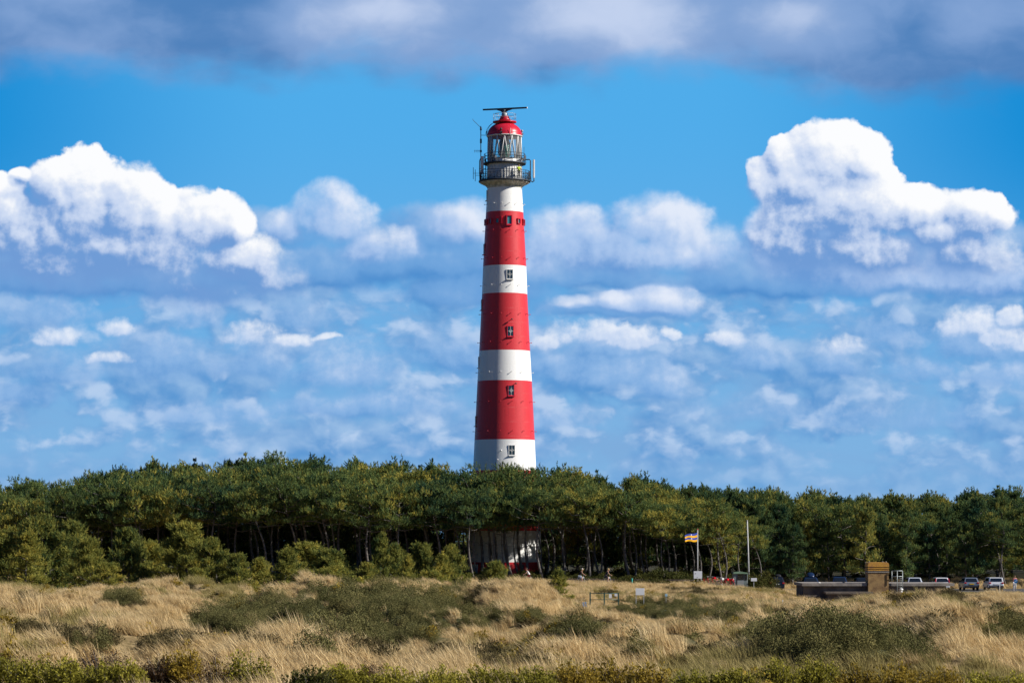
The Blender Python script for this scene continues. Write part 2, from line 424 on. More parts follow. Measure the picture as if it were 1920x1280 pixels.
# ------------------------------------------------------------------ the dunes
# each row: distance Y and the picture rows of the sand surface along it (crests and hollows of the dunes)
# (the sand surface is kept below them by the height of the grass)
ROWS = [
 (58,  [(0, 1318), (300, 1316), (700, 1326), (1200, 1324), (1920, 1326)]),
 (75,  [(0, 1282), (250, 1280), (450, 1284), (700, 1298), (1200, 1290), (1500, 1282), (1920, 1290)]),
 (92,  [(0, 1236), (200, 1228), (400, 1240), (640, 1250), (760, 1268), (900, 1258), (1080, 1232), (1300, 1235), (1500, 1240), (1760, 1240), (1920, 1262)]),
 (110, [(0, 1212), (200, 1203), (300, 1208), (400, 1224), (520, 1228), (640, 1225), (760, 1250), (850, 1242), (930, 1228), (1010, 1212), (1080, 1196), (1200, 1205), (1400, 1215), (1600, 1215), (1780, 1205), (1850, 1225), (1920, 1240)]),
 (101, [(0, 1236), (200, 1228), (300, 1236), (400, 1248), (640, 1252), (770, 1268), (900, 1256), (1000, 1240), (1200, 1238), (1400, 1244), (1600, 1240), (1780, 1238), (1920, 1266)]),
 (119, [(0, 1244), (200, 1240), (300, 1244), (400, 1256), (640, 1262), (770, 1270), (900, 1262), (1000, 1244), (1080, 1222), (1200, 1224), (1400, 1242), (1600, 1236), (1780, 1228), (1850, 1250), (1920, 1262)]),
 (128, [(0, 1196), (200, 1194), (300, 1206), (400, 1228), (640, 1240), (770, 1252), (900, 1232), (1000, 1204), (1090, 1176), (1200, 1184), (1400, 1196), (1700, 1190), (1800, 1190), (1920, 1218)]),
 (150, [(0, 1172), (200, 1168), (330, 1184), (430, 1182), (600, 1178), (740, 1182), (850, 1196), (950, 1196), (1040, 1186), (1120, 1172), (1300, 1168), (1450, 1172), (1600, 1168), (1750, 1166), (1920, 1190)]),
 (161, [(0, 1192), (200, 1192), (330, 1192), (430, 1176), (600, 1162), (740, 1154), (850, 1178), (950, 1196), (1040, 1192), (1120, 1178), (1300, 1168), (1420, 1190), (1600, 1188), (1750, 1188), (1920, 1204)]),
 (175, [(0, 1148), (200, 1150), (330, 1156), (430, 1142), (540, 1130), (620, 1118), (740, 1108), (820, 1112), (880, 1140), (950, 1152), (1040, 1158), (1090, 1158), (1150, 1146), (1220, 1131), (1300, 1131), (1360, 1146), (1420, 1162), (1500, 1152), (1600, 1146), (1700, 1142), (1760, 1140), (1850, 1146), (1920, 1165)]),
 (200, [(0, 1130), (200, 1134), (330, 1136), (430, 1134), (540, 1134), (620, 1130), (740, 1128), (820, 1134), (900, 1152), (1000, 1158), (1150, 1150), (1300, 1150), (1400, 1160), (1450, 1156), (1520, 1147), (1600, 1129), (1680, 1113), (1730, 1105), (1790, 1103), (1850, 1111), (1920, 1125)]),
 (212, [(0, 1138), (200, 1142), (330, 1136), (430, 1140), (620, 1140), (820, 1146), (900, 1160), (1150, 1160), (1400, 1166), (1520, 1156), (1700, 1142), (1920, 1144)]),
 (225, [(0, 1118), (100, 1120), (200, 1118), (300, 1110), (400, 1120), (520, 1132), (620, 1128), (740, 1126), (850, 1134), (950, 1146), (1000, 1150), (1150, 1148), (1300, 1146), (1420, 1150), (1500, 1142), (1600, 1136), (1700, 1130), (1760, 1124), (1920, 1126)]),
 (250, [(0, 1116), (200, 1120), (300, 1120), (520, 1130), (800, 1132), (900, 1124), (1000, 1130), (1150, 1134), (1300, 1130), (1420, 1132), (1500, 1132), (1920, 1126)]),
 (278, [(0, 1112), (500, 1122), (800, 1118), (900, 1110), (1000, 1106), (1150, 1112), (1300, 1112), (1440, 1116), (1520, 1130), (1780, 1130), (1850, 1124), (1920, 1122)]),
 (293, [(0, 1108), (500, 1116), (800, 1108), (900, 1098), (1000, 1097), (1150, 1100), (1185, 1106), (1290, 1100), (1350, 1100), (1490, 1108), (1530, 1120), (1780, 1120), (1830, 1114), (1920, 1113)]),
]
PXG = np.arange(-400, 2321, 10.0)
RY, RZ = [], []
def row(Y, z): RY.append(Y); RZ.append(z)
for yy_, zz_ in ((-400, 3.0), (-20, 3.6), (0, 3.9), (12, 3.3), (30, 1.6)): row(yy_, np.full_like(PXG, zz_))
for Y_, pts in ROWS:
    py = np.interp(PXG, [p[0] for p in pts], [p[1] for p in pts])
    py = np.convolve(np.pad(py, 3, mode='edge'), np.ones(7) / 7, mode='valid')
    row(Y_, CAMZ - (py - HZ) * Y_ / F - float(np.interp(Y_, [58, 92, 200, 293], [.1, .32, .38, .42])))
road_z = np.interp(PXG, [860, 960, 1310, 1440], [1.15, 0.95, 0.75, 0.0])
for Y_ in (304, 336 - 14): row(Y_, road_z)
verge = np.interp(PXG, [860, 1000, 1340, 1450], [1.4, 1.45, 1.25, 0.0])
row(329, verge)
row(336, np.interp(PXG, [860, 1000, 1340, 1450, 1920], [1.5, 1.5, 1.3, 0.05, 0.1]))
row(344, np.interp(PXG, [860, 1000, 1340, 1450, 1920], [1.4, 1.35, 1.3, 0.75, 0.75]))
row(400, np.full_like(PXG, 1.3)); row(520, np.full_like(PXG, 0.5)); row(3200, np.full_like(PXG, 0.0))
RY = np.array(RY, float); RZ = np.array(RZ)
def ground(X, Y, bumps=True):
    X = np.asarray(X, float); Y = np.asarray(Y, float)
    px = np.clip(960 + F * X / np.maximum(Y, 25.0), PXG[0], PXG[-1])
    i = np.clip(np.searchsorted(RY, Y) - 1, 0, len(RY) - 2)
    f = np.clip((Y - RY[i]) / (RY[i + 1] - RY[i]), 0, 1); f = f * f * (3 - 2 * f)
    q = (px - PXG[0]) / 10.0; j = np.clip(np.floor(q).astype(int), 0, len(PXG) - 2); g = q - j
    za = RZ[i, j] * (1 - g) + RZ[i, j + 1] * g; zb = RZ[i + 1, j] * (1 - g) + RZ[i + 1, j + 1] * g
    z = za * (1 - f) + zb * f
    if bumps:
        amp = np.clip((Y - 58) / 30, 0, 1) * np.clip((301 - Y) / 8, 0, 1)
        st = lambda v, lo, hi: np.clip((v - lo) / (hi - lo), 0, 1)
        calm = st(px, 1040, 1080) * st(px, 1330, 1290) * st(Y, 150, 165) + st(px, 1400, 1450) * st(Y, 180, 205) + st(px, 1420, 1470) * st(px, 1680, 1640) * st(Y, 120, 150) + st(Y, 235, 262)
        amp = amp * (1 - .68 * np.clip(calm, 0, 1))
        z = z + amp * ((fbm(X / 6.0, Y / 13.0, 3, 2) - 0.5) * 4.6 + (fbm(X / 1.7, Y / 3.0, 9, 2) - 0.5) * 0.6 + (np.abs(vnoise(X / 2.9, Y / 6.5, 40) - .5) * -2.4 + .62) * 2.0 * vnoise(X / 9.0, Y / 14.0, 41))
    return z
def gz(x, y): return float(ground(np.array([x]), np.array([y]))[0])

def ell_in(px, py, c, k=1.0):
    return ((px - c[0]) / (c[2] * k)) ** 2 + ((py - c[1]) / (c[3] * k)) ** 2
# places where low green scrub covers the dune (picture column and row of the sand, half sizes)
SCRUB = [(450, 1172, 110, 26), (560, 1160, 130, 36), (690, 1152, 140, 52), (720, 1190, 120, 34), (800, 1150, 100, 40), (880, 1166, 90, 20), (980, 1160, 60, 10), (640, 1120, 60, 14),
         (1250, 1146, 100, 16), (1330, 1152, 80, 14), (1090, 1192, 50, 15),
         (1470, 1206, 84, 24), (1590, 1210, 105, 30), (1700, 1222, 90, 24), (1500, 1236, 90, 13), (1885, 1190, 45, 24), (1290, 1202, 40, 9),
         (235, 1128, 34, 9), (170, 1215, 40, 8), (640, 1240, 50, 8), (1180, 1225, 40, 7)]
def scrubness(X, Y):
    px = 960 + F * X / Y; z = ground(X, Y); py = HZ + (CAMZ - z) * F / Y
    d = np.full(np.shape(X), 9.0)
    for c in SCRUB: d = np.minimum(d, ell_in(px, py, c))
    n = fbm(X / 3.0, Y / 5.0, 21)
    return np.clip((1.2 - d) * 1.8 + (n - 0.5) * 2.2, 0, 1), px, py

# hollows and banks grown over with dark brown heath
HEATH = [(50, 1125, 28, 7), (235, 1130, 38, 10), (170, 1203, 46, 11), (310, 1215, 60, 12), (462, 1212, 34, 8), (60, 1190, 40, 8), (720, 1226, 60, 12), (845, 1236, 40, 12), (1065, 1198, 46, 18), (1010, 1170, 30, 8), (1700, 1132, 40, 10),
         (1890, 1192, 40, 16), (1472, 1150, 24, 6), (1560, 1248, 70, 14), (1330, 1232, 60, 12), (560, 1240, 50, 9), (960, 1250, 60, 12), (1860, 1150, 40, 7), (1180, 1212, 40, 10), (1750, 1180, 30, 8), (380, 1165, 24, 6), (700, 1128, 46, 8)]
def heathness(X, Y, px, py):
    d = np.full(np.shape(X), 9.0)
    for c in HEATH: d = np.minimum(d, ell_in(px, py, c))
    return (1.3 - d) + (fbm(X / 1.8, Y / 4.0, 31) - .5) * 2.2
xs = np.concatenate([-np.geomspace(3000, 72, 26), np.arange(-70, 70.1, 0.55), np.geomspace(72, 3000, 26)])
ys = np.concatenate([np.linspace(-400, 0, 9), np.arange(6, 50, 3.0), np.arange(50, 350, 0.9), np.geomspace(352, 3200, 26)])
GX, GY = np.meshgrid(xs, ys)
GZm = ground(GX, GY)
sc_, _, _ = scrubness(GX.ravel(), np.maximum(GY.ravel(), 20.0))
sc_ = np.where((GY.ravel() > 50) & (GY.ravel() < 302), sc_, 0.0)
nx, ny = len(xs), len(ys)
me = bpy.data.meshes.new("dunes")
idx = (np.arange(ny - 1)[:, None] * nx + np.arange(nx - 1)[None, :]).ravel()
quads = np.stack([idx, idx + 1, idx + nx + 1, idx + nx], 1)
me.vertices.add(nx * ny); me.vertices.foreach_set('co', np.stack([GX.ravel(), GY.ravel(), GZm.ravel()], 1).ravel())
me.loops.add(quads.size); me.loops.foreach_set('vertex_index', quads.ravel())
me.polygons.add(len(quads)); me.polygons.foreach_set('loop_start', np.arange(0, quads.size, 4)); me.polygons.foreach_set('use_smooth', np.ones(len(quads), bool))
at = me.attributes.new('scrub', 'FLOAT', 'POINT'); at.data.foreach_set('value', sc_)
me.update(calc_edges=True)
g_o = bpy.data.objects.new("dunes", me); COL.objects.link(g_o); tag(g_o, kind='structure')
gm = bpy.data.materials.new('dune_ground'); gm.use_nodes = True
t = NT(gm.node_tree); b = t.N['Principled BSDF']; b.inputs['Roughness'].default_value = 0.95; b.inputs['Specular IOR Level'].default_value = 0.1
geo = t.node('ShaderNodeNewGeometry'); at = t.node('ShaderNodeAttribute', attribute_name='scrub')
n1 = t.noise(geo.outputs['Position'], 0.8, 8, 0.65, dims='3D'); n2 = t.noise(geo.outputs['Position'], 6.0, 4, 0.6, dims='3D')
c = t.mix(t.ramp(n1, 0.35, 0.65), (0.20, 0.145, 0.07), (0.36, 0.27, 0.145))
c = t.mix(t.ramp(n2, 0.4, 0.7), c, (0.15, 0.115, 0.05))
c = t.mix(at.outputs['Fac'], c, (0.055, 0.06, 0.03))
sy = t.node('ShaderNodeSeparateXYZ'); t.L.new(geo.outputs['Position'], sy.inputs[0])
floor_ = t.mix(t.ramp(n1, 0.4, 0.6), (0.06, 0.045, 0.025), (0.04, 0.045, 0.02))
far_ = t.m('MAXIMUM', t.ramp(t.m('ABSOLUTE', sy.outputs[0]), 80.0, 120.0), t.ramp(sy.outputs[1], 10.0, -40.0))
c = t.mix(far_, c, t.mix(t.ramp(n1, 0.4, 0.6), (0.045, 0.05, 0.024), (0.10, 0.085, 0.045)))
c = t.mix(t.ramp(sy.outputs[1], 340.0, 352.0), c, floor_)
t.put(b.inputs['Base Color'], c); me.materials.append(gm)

# ------------------------------------------------------------------ the lighthouse
LX, LY = px2x(946.2, 350.0), 350.0
S = F / LY                                   # pixels per metre at the tower
def lz(py): return CAMZ - (py - HZ) / S
def tower_paint(name, col, streak):
    m = bpy.data.materials.new(name); m.use_nodes = True
    t = NT(m.node_tree); b = t.N['Principled BSDF']
    b.inputs['Roughness'].default_value = 0.42; b.inputs['Specular IOR Level'].default_value = 0.35
    tc = t.node('ShaderNodeTexCoord'); sp = t.node('ShaderNodeSeparateXYZ'); t.L.new(tc.outputs['Object'], sp.inputs[0])
    ang = t.m('ARCTAN2', sp.outputs[1], sp.outputs[0]); rr = 3.2
    q = t.xyz(t.m('MULTIPLY', ang, rr), sp.outputs[2], 0.0)
    st = t.noise(t.v('MULTIPLY', q, (5.0, 0.12, 0)), 1.0, 4, 0.6); st2 = t.noise(q, 0.8, 5, 0.6)
    f = t.m('MULTIPLY', t.ramp(st, 0.5, 0.75), t.ramp(st2, 0.35, 0.7))
    c = t.mix(t.m('MULTIPLY', f, 0.36), col, streak)
    # cast iron plates: thin seams
    br = t.node('ShaderNodeTexBrick'); t.put(br.inputs['Vector'], q)
    br.offset = 0.5; br.inputs['Scale'].default_value = 1.0; br.inputs['Brick Width'].default_value = 1.28; br.inputs['Row Height'].default_value = 1.74
    br.inputs['Mortar Size'].default_value = 0.012; br.inputs['Mortar Smooth'].default_value = 0.3
    br.inputs['Color1'].default_value = br.inputs['Color2'].default_value = (1, 1, 1, 1); br.inputs['Mortar'].default_value = (0, 0, 0, 1)
    dark = t.mix(0.35, col, streak)
    c = t.mix(t.m('MULTIPLY', br.outputs['Fac'], 0.5), c, dark)
    t.put(b.inputs['Base Color'], c)
    bn = t.node('ShaderNodeBump'); bn.inputs['Strength'].default_value = 0.35; bn.inputs['Distance'].default_value = 0.03
    hh = t.m('MULTIPLY_ADD', t.noise(q, 1.6, 3, 0.5), 0.5, t.m('MULTIPLY', br.outputs['Fac'], -1.0))
    t.put(bn.inputs['Height'], hh); t.L.new(bn.outputs[0], b.inputs['Normal'])
    return m
M_RED = tower_paint('red_paint', (0.60, 0.036, 0.046), (0.40, 0.032, 0.034))
M_WHITE = tower_paint('white_paint', (0.84, 0.84, 0.83), (0.62, 0.60, 0.56))
M_REDP = mat('red_gloss', (0.58, 0.018, 0.045), 0.35, (0.50, 0.016, 0.035), 3.0)
M_WHITEP = mat('white_metal', (0.78, 0.78, 0.77), 0.45, (0.66, 0.66, 0.64), 4.0)
M_DARK = mat('dark_iron', (0.022, 0.026, 0.034), 0.5, (0.045, 0.05, 0.06), 5.0)
M_GREY = mat('grey_metal', (0.30, 0.32, 0.34), 0.5, (0.42, 0.44, 0.46), 6.0, metal=0.3)
M_UNDER = mat('weathered_white', (0.66, 0.65, 0.58), 0.6, (0.40, 0.38, 0.30), 2.5)
M_PANE = mat('dark_pane', (0.02, 0.035, 0.05), 0.12, spec=0.8)
M_PANEB = mat('teal_pane', (0.05, 0.22, 0.26), 0.15, spec=0.8)
M_RADAR = mat('radar_black', (0.03, 0.045, 0.06), 0.35, (0.05, 0.065, 0.08), 3.0)
def glass_mat(name, col, rough=0.02, a=0.8):
    m = bpy.data.materials.new(name); m.use_nodes = True
    t = NT(m.node_tree); t.N.clear(); out = t.node('ShaderNodeOutputMaterial')
    tr = t.node('ShaderNodeBsdfTransparent'); tr.inputs[0].default_value = (*col, 1)
    gl = t.node('ShaderNodeBsdfGlossy'); gl.inputs['Roughness'].default_value = rough
    lw = t.node('ShaderNodeFresnel'); lw.inputs[0].default_value = 1.45
    mx = t.node('ShaderNodeMixShader'); t.L.new(lw.outputs[0], mx.inputs[0]); t.L.new(tr.outputs[0], mx.inputs[1]); t.L.new(gl.outputs[0], mx.inputs[2])
    df = t.node('ShaderNodeBsdfDiffuse'); df.inputs[0].default_value = (.85, .88, .88, 1); m2 = t.node('ShaderNodeMixShader'); m2.inputs[0].default_value = 0.13  # white diffuse share put into the panes to brighten the lantern like sky behind
    t.L.new(mx.outputs[0], m2.inputs[1]); t.L.new(df.outputs[0], m2.inputs[2]); t.L.new(m2.outputs[0], out.inputs[0]); return m
M_GLASS = glass_mat('brightened_glass', (0.90, 0.95, 0.95))
M_LENS = mat('green_lens_glass', (0.03, 0.11, 0.085), 0.08, (0.10, 0.24, 0.18), 3.0, spec=0.9)

lh = empty('lighthouse', (LX, LY, 1.1), label='tall round lighthouse banded red and white with a red dome, rising from the pine wood', cat='lighthouse')
def LZ(py): return lz(py) - 1.1             # height above the lighthouse's own foot
RP = [(1090, 4.72), (1053, 4.60), (994.7, 4.42), (882, 3.88), (825, 3.71), (715, 3.35), (658.5, 3.13), (552, 2.79), (500, 2.66), (399, 2.30), (354, 2.12)]
def tr_(py): return float(np.interp(py, [p[0] for p in RP][::-1], [p[1] for p in RP][::-1]))
bands = [(1090, 1053, 0), (1053, 994.7, 1), (994.7, 882, 0), (882, 825, 1), (825, 715, 0), (715, 658.5, 1), (658.5, 552, 0), (552, 500, 1), (500, 399, 0), (399, 354, 1)]
prof, mm = [(tr_(1090), LZ(1090))], []
for a, b_, k in bands:
    n = max(1, int(abs(a - b_) / 26))
    for i in range(1, n + 1):
        py = lerp(a, b_, i / n); prof.append((tr_(py), LZ(py))); mm.append(k)
MB().lathe(prof, 96, mats=mm).build('tower', [M_RED, M_WHITE], lh)
MB().lathe([(2.12, LZ(354)), (2.17, LZ(352.5)), (2.18, LZ(351)), (2.27, LZ(349)), (2.50, LZ(347)), (2.85, LZ(344.8)), (3.02, LZ(343.6)), (3.05, LZ(342.2)), (0.3, LZ(342.0))], 96).build('flared_neck', M_UNDER, lh)
for k in range(24):      # brackets under the gallery
    a = 2 * math.pi * k / 24 + 0.05; c, s_ = math.cos(a), math.sin(a)
    mb = MB(); mb.tube([(2.2 * c, 2.2 * s_, LZ(350.5)), (2.35 * c, 2.35 * s_, LZ(347.8)), (2.8 * c, 2.8 * s_, LZ(344.6)), (3.06 * c, 3.06 * s_, LZ(342.6))], 0.06, 5)
    mb.build('bracket', M_UNDER, lh)
MB().lathe([(2.0, LZ(342.2)), (3.16, LZ(342.2)), (3.20, LZ(341.5)), (3.20, LZ(339.6)), (3.12, LZ(339.2)), (2.0, LZ(339.2))], 64).build('gallery_deck', M_DARK, lh)
M_DRUM = mat('white_boards', (0.74, 0.74, 0.72), 0.5, (0.60, 0.60, 0.58), 1.5)
MB().lathe([(2.1, LZ(339.3)), (2.1, LZ(307.5))], 64).build('service_room', M_DRUM, lh)
mb = MB()
for k in range(40):
    a = 2 * math.pi * k / 40; mb.obox((2.12 * math.cos(a), 2.12 * math.sin(a), (LZ(339) + LZ(309)) / 2), (math.cos(a), math.sin(a), 0), (-math.sin(a), math.cos(a), 0), (0, 0, 1), 0.03, 0.02, 0.98)
mb.build('wall_ribs', M_WHITEP, lh)
MB().lathe([(2.0, LZ(309)), (2.58, LZ(309)), (2.62, LZ(308.4)), (2.62, LZ(306.6)), (2.55, LZ(306.2)), (2.0, LZ(306.2))], 64).build('upper_deck', M_DARK, lh)

def railing(Rr, z0, h, nposts, rails, panels=False, name='railing'):
    mb = MB()
    for k in range(nposts):
        a = 2 * math.pi * k / nposts; c, s_ = math.cos(a), math.sin(a)
        mb.tube([(Rr * c, Rr * s_, z0), (Rr * c, Rr * s_, z0 + h)], 0.035, 6)
        if panels:   # crossed bars with a boss in each bay
            a2 = 2 * math.pi * (k + 1) / nposts; am = (a + a2) / 2
            p = lambda q, z: (Rr * math.cos(q), Rr * math.sin(q), z0 + z)
            mb.tube([p(a, 0.1), p(am, 0.45), p(a2, 0.8)], 0.018, 4); mb.tube([p(a, 0.8), p(am, 0.45), p(a2, 0.1)], 0.018, 4)
            for zz in (0.28, 0.68): mb.ell(p(am, zz), (0.075, 0.075, 0.075), 8, 6)
            for q in (0.25, 0.5, 0.75):
                aq = lerp(a, a2, q); mb.tube([p(aq, 0), p(aq, h - 0.02)], 0.012, 4)
    for z in rails: mb.ring((0, 0, z0 + z), Rr, 0.03, 64, 5)
    return mb.build(name, M_DARK, lh)
railing(3.08, LZ(339.2), 1.12, 22, (0.1, 0.82, 1.12), True)
railing(2.52, LZ(306.2), 1.08, 20, (0.36, 0.72, 1.08))

# lantern room
zb, zt = LZ(305), LZ(255.5)
MB().lathe([(2.12, LZ(306.2)), (2.12, LZ(300.5)), (2.02, LZ(300.2)), (0.2, LZ(300.2))], 48).build('lantern_base', M_WHITEP, lh)
MB().lathe([(2.06, LZ(300)), (2.06, LZ(257))], 48).build('lantern_glass', M_GLASS, lh)
mb = MB(); nb = 14; z0, z1 = LZ(300.2), LZ(257)
for k in range(nb):
    a0 = 2 * math.pi * k / nb; a1 = 2 * math.pi * (k + 0.5) / nb; a2 = 2 * math.pi * (k + 1) / nb
    q = lambda a, z: (2.09 * math.cos(a), 2.09 * math.sin(a), z)
    mb.tube([q(a0, z0), q(lerp(a0, a1, .5), (z0 + z1) / 2), q(a1, z1)], 0.05, 5); mb.tube([q(a2, z0), q(lerp(a2, a1, .5), (z0 + z1) / 2), q(a1, z1)], 0.05, 5)
mb.ring((0, 0, z1), 2.1, 0.07, 48, 6); mb.ring((0, 0, z0), 2.1, 0.06, 48, 6)
mb.build('glazing_bars', M_WHITEP, lh)
mb = MB(); pts = []
for i in range(13):
    f = i / 12; pts.append((0.22 + 0.54 * math.sin(math.pi * (0.10 + 0.80 * f)) ** 0.75, lerp(LZ(298), LZ(262), f)))
rib = []
for i, (r, z) in enumerate(pts[:-1]):
    r2, z2 = pts[i + 1]
    rib += [(r, z), (lerp(r, r2, .5) + .05, lerp(z, z2, .35)), (lerp(r, r2, .5) - .0, lerp(z, z2, .75))]
rib.append(pts[-1]); rib.append((0.01, pts[-1][1] + 0.06))
mb.lathe(rib, 32); ln = mb.build('lens', M_LENS, lh)
mb = MB()
for a in range(6):
    w = a * math.pi / 3 + 0.3
    mb.tube([((r + .06) * math.cos(w), (r + .06) * math.sin(w), z) for r, z in pts], 0.03, 5)
mb.build('lens_frame', M_DARK, ln)
MB().tube([(0, 0, LZ(300)), (0, 0, LZ(297))], 0.8, 16).build('lens_pedestal', M_GREY, lh)
# dome
mb = MB(); pr = [(2.16, LZ(256)), (2.18, LZ(255)), (2.14, LZ(254.2))]
for i in range(1, 15):
    a = i / 14 * math.pi / 2; pr.append((2.13 * math.cos(a) + 0.02, LZ(254.2) + 1.62 * math.sin(a)))
mb.lathe(pr, 64); dome = mb.build('dome', M_REDP, lh)
mb = MB(); mb.ring((0, 0, LZ(256.2)), 2.17, 0.06, 64, 6); mb.build('dome_gutter', M_WHITEP, dome)
mb = MB()   # curved ladder rail up the left of the dome
for da in (-0.09, 0.09):
    mb.tube([((2.3 * math.cos(a) + .1) * math.cos(math.pi + 0.35 + da), (2.3 * math.cos(a) + .1) * math.sin(math.pi + 0.35 + da), LZ(254.2) + 1.85 * math.sin(a)) for a in np.linspace(0, 1.25, 9)], 0.025, 5)
mb.build('dome_ladder', M_DARK, dome)
MB().lathe([(0.62, LZ(232)), (0.60, LZ(230.4)), (1.44, LZ(230.4)), (1.46, LZ(228.3)), (0.4, LZ(228.2))], 40).build('top_platform', M_REDP, lh)
MB().lathe([(0.66, LZ(232)), (0.62, LZ(226)), (0.70, LZ(225.4)), (0.70, LZ(224.6)), (0.52, LZ(219.5)), (0.56, LZ(218.6)), (0.2, LZ(218.2))], 24).build('red_pedestal', M_REDP, lh)
mb = MB()
for k in range(8):
    a = 2 * math.pi * k / 8 + .2; mb.tube([(1.4 * math.cos(a), 1.4 * math.sin(a), LZ(228.4)), (1.4 * math.cos(a), 1.4 * math.sin(a), LZ(214.5))], 0.022, 5)
for z in (LZ(214.5), LZ(221.5)): mb.ring((0, 0, z), 1.4, 0.022, 40, 5)
mb.ring((-0.95, 0.2, LZ(213.3)), 0.22, 0.02, 16, 4)
mb.build('platform_railing', M_GREY, lh)
# radar: head on the pedestal, long blade antenna
MB().lathe([(0.36, LZ(218.4)), (0.40, LZ(214.5)), (0.28, LZ(211.4)), (0.12, LZ(210.2)), (0.01, LZ(210.0))], 20).build('radar_housing', M_GREY, lh)
rd = (math.cos(-0.30), math.sin(-0.30), 0.0); L_ = 2.80
mb = MB(); ax = Vector(rd); up = Vector((0, 0, 1)); sd_ = ax.cross(up)
tilt = Vector((ax.x, ax.y, 0.0)).normalized(); up2 = sd_.cross(tilt).normalized() * 1.0
zc = LZ(204.1)
o_ = [(-L_, -0.085), (-L_, 0.085), (L_, 0.085), (L_, -0.085), (1.0, -0.10), (0.42, -0.26), (0.12, -0.44), (-0.34, -0.44), (-0.55, -0.28), (-1.1, -0.10)]
vs = [Vector((0, 0, zc)) + tilt * a + up2 * b_ + sd_ * w for w in (-0.11, 0.11) for a, b_ in o_]
n = len(o_); mb.add(vs, [tuple(range(n)), tuple(range(2 * n - 1, n - 1, -1))] + [(i, i + n, (i + 1) % n + n, (i + 1) % n) for i in range(n)])
mb.build('radar_antenna', M_RADAR, lh)
MB().tube([(-0.12, 0, LZ(218)), (-0.14, 0, LZ(212)), (0.0, 0, LZ(206))], [0.16, 0.12, 0.2], 10).build('radar_mast', M_RADAR, lh)
mb = MB(); e = Vector((0, 0, zc)) + tilt * (L_ + .06); mb.obox(e, tilt, sd_, up2, 0.06, 0.11, 0.085); mb.build('antenna_tip', M_WHITEP, lh)

# masts, cell antennas and lamps round the galleries
def X(px): return (px - 946.2) / S
mb = MB(); mb.tube([(X(901.6), -.6, LZ(341)), (X(901.6), -.6, LZ(238))], 0.055, 6)
mb.tube([(X(901.6), -.6, LZ(241)), (X(887.2), -.6, LZ(227)), (X(886.6), -.6, LZ(224.5))], 0.03, 5); mb.tube([(X(901.6), -.6, LZ(255)), (X(913), -.5, LZ(255))], 0.03, 5)
for a, b_ in ((241, 246), (262, 270), (283, 287)): mb.tube([(X(901.8), -.65, LZ(a)), (X(901.8), -.65, LZ(b_))], 0.12, 6)
mb.build('antenna_mast', M_DARK, lh)
mb = MB(); mb.tube([(X(889), -.7, LZ(285)), (X(901), -.6, LZ(284.5))], 0.025, 5)
for p in (890, 893, 896, 898.5): mb.tube([(X(p), -.7, LZ(282)), (X(p), -.7, LZ(288))], 0.018, 4); mb.tube([(X(p), -1.0, LZ(284.9)), (X(p), -.4, LZ(284.9))], 0.018, 4)
mb.build('directional_antenna', M_GREY, lh)
for p, a, b_ in ((887.5, 315, 337), (891.2, 319, 341)):
    mb = MB(); mb.tube([(X(p), -.5, LZ(a)), (X(p), -.5, LZ(b_))], 0.035, 5)
    mb.tube([(X(p), -.5, LZ((a + b_) / 2)), (X(900), -.5, LZ((a + b_) / 2))], 0.025, 5); mb.build('dipole_antenna', M_DARK, lh)
for xa, xb, a, b_ in ((901.4, 907.0, 295, 328), (998.9, 1002.7, 301.5, 335.5)):
    mb = MB(); x0, x1 = X(xa), X(xb); mb.prism([(x0, -.95), (x0 + .05, -1.02), (x1 - .05, -1.02), (x1, -.95), (x1, -.8), (x0, -.8)], LZ(b_), LZ(a))
    mb.v = [(x, z, y) for x, y, z in mb.v]; mb.build('panel_antenna', M_WHITEP, lh)
mb = MB(); x_ = X(994.5)
mb.tube([(X(985), -.9, LZ(301.5)), (X(992), -.9, LZ(301)), (x_, -.9, LZ(303)), (x_, -.9, LZ(332)), (X(995.5), -.9, LZ(341)), (X(998), -.9, LZ(343)), (X(1001), -.9, LZ(341.5)), (X(1001), -.9, LZ(336))], 0.07, 7)
mb.tube([(X(984), -.9, LZ(337)), (x_, -.9, LZ(336))], 0.04, 5); mb.build('antenna_bracket', M_DARK, lh)
mb = MB(); mb.tube([(X(900), -.8, LZ(341)), (X(899.2), -.8, LZ(322)), (X(899.5), -.8, LZ(303)), (X(902), -.8, LZ(297))], 0.06, 6); mb.tube([(X(911), -.8, LZ(340)), (X(911), -.8, LZ(300))], 0.06, 6)
mb.tube([(X(899.5), -.8, LZ(318)), (X(911), -.8, LZ(318))], 0.04, 5); mb.tube([(X(899.5), -.8, LZ(337)), (X(911), -.8, LZ(337))], 0.04, 5)
mb.build('antenna_bracket', M_DARK, lh)
mb = MB(); mb.tube([(X(982.5), -1.1, LZ(306)), (X(982.5), -1.1, LZ(278))], 0.025, 5); mb.build('whip_antenna', M_DARK, lh)
mb = MB(); mb.tube([(X(957.4), -2.15, LZ(262)), (X(957.4), -2.15, LZ(245))], 0.025, 5); mb.build('whip_antenna', M_WHITEP, lh)
for p, y_ in ((939.8, -2.15), (979, -.4)):      # floodlight and sensor on the dome edge
    mb = MB(); mb.tube([(X(p), y_, LZ(257)), (X(p), y_, LZ(249))], 0.04, 6); mb.ell((X(p), y_, LZ(246.5)), (0.13, 0.13, 0.15), 10, 8); mb.obox((X(p), y_, LZ(252.5)), (1, 0, 0), (0, 1, 0), (0, 0, 1), 0.16, 0.1, 0.08)
    mb.build('dome_lamp', M_DARK if p < 960 else M_GREY, lh)
mb = MB(); mb.tube([(X(913), -.3, LZ(256)), (X(912.5), -.3, LZ(248)), (X(913.8), -.3, LZ(246.5))], 0.05, 6); mb.build('dome_lamp', M_DARK, lh)
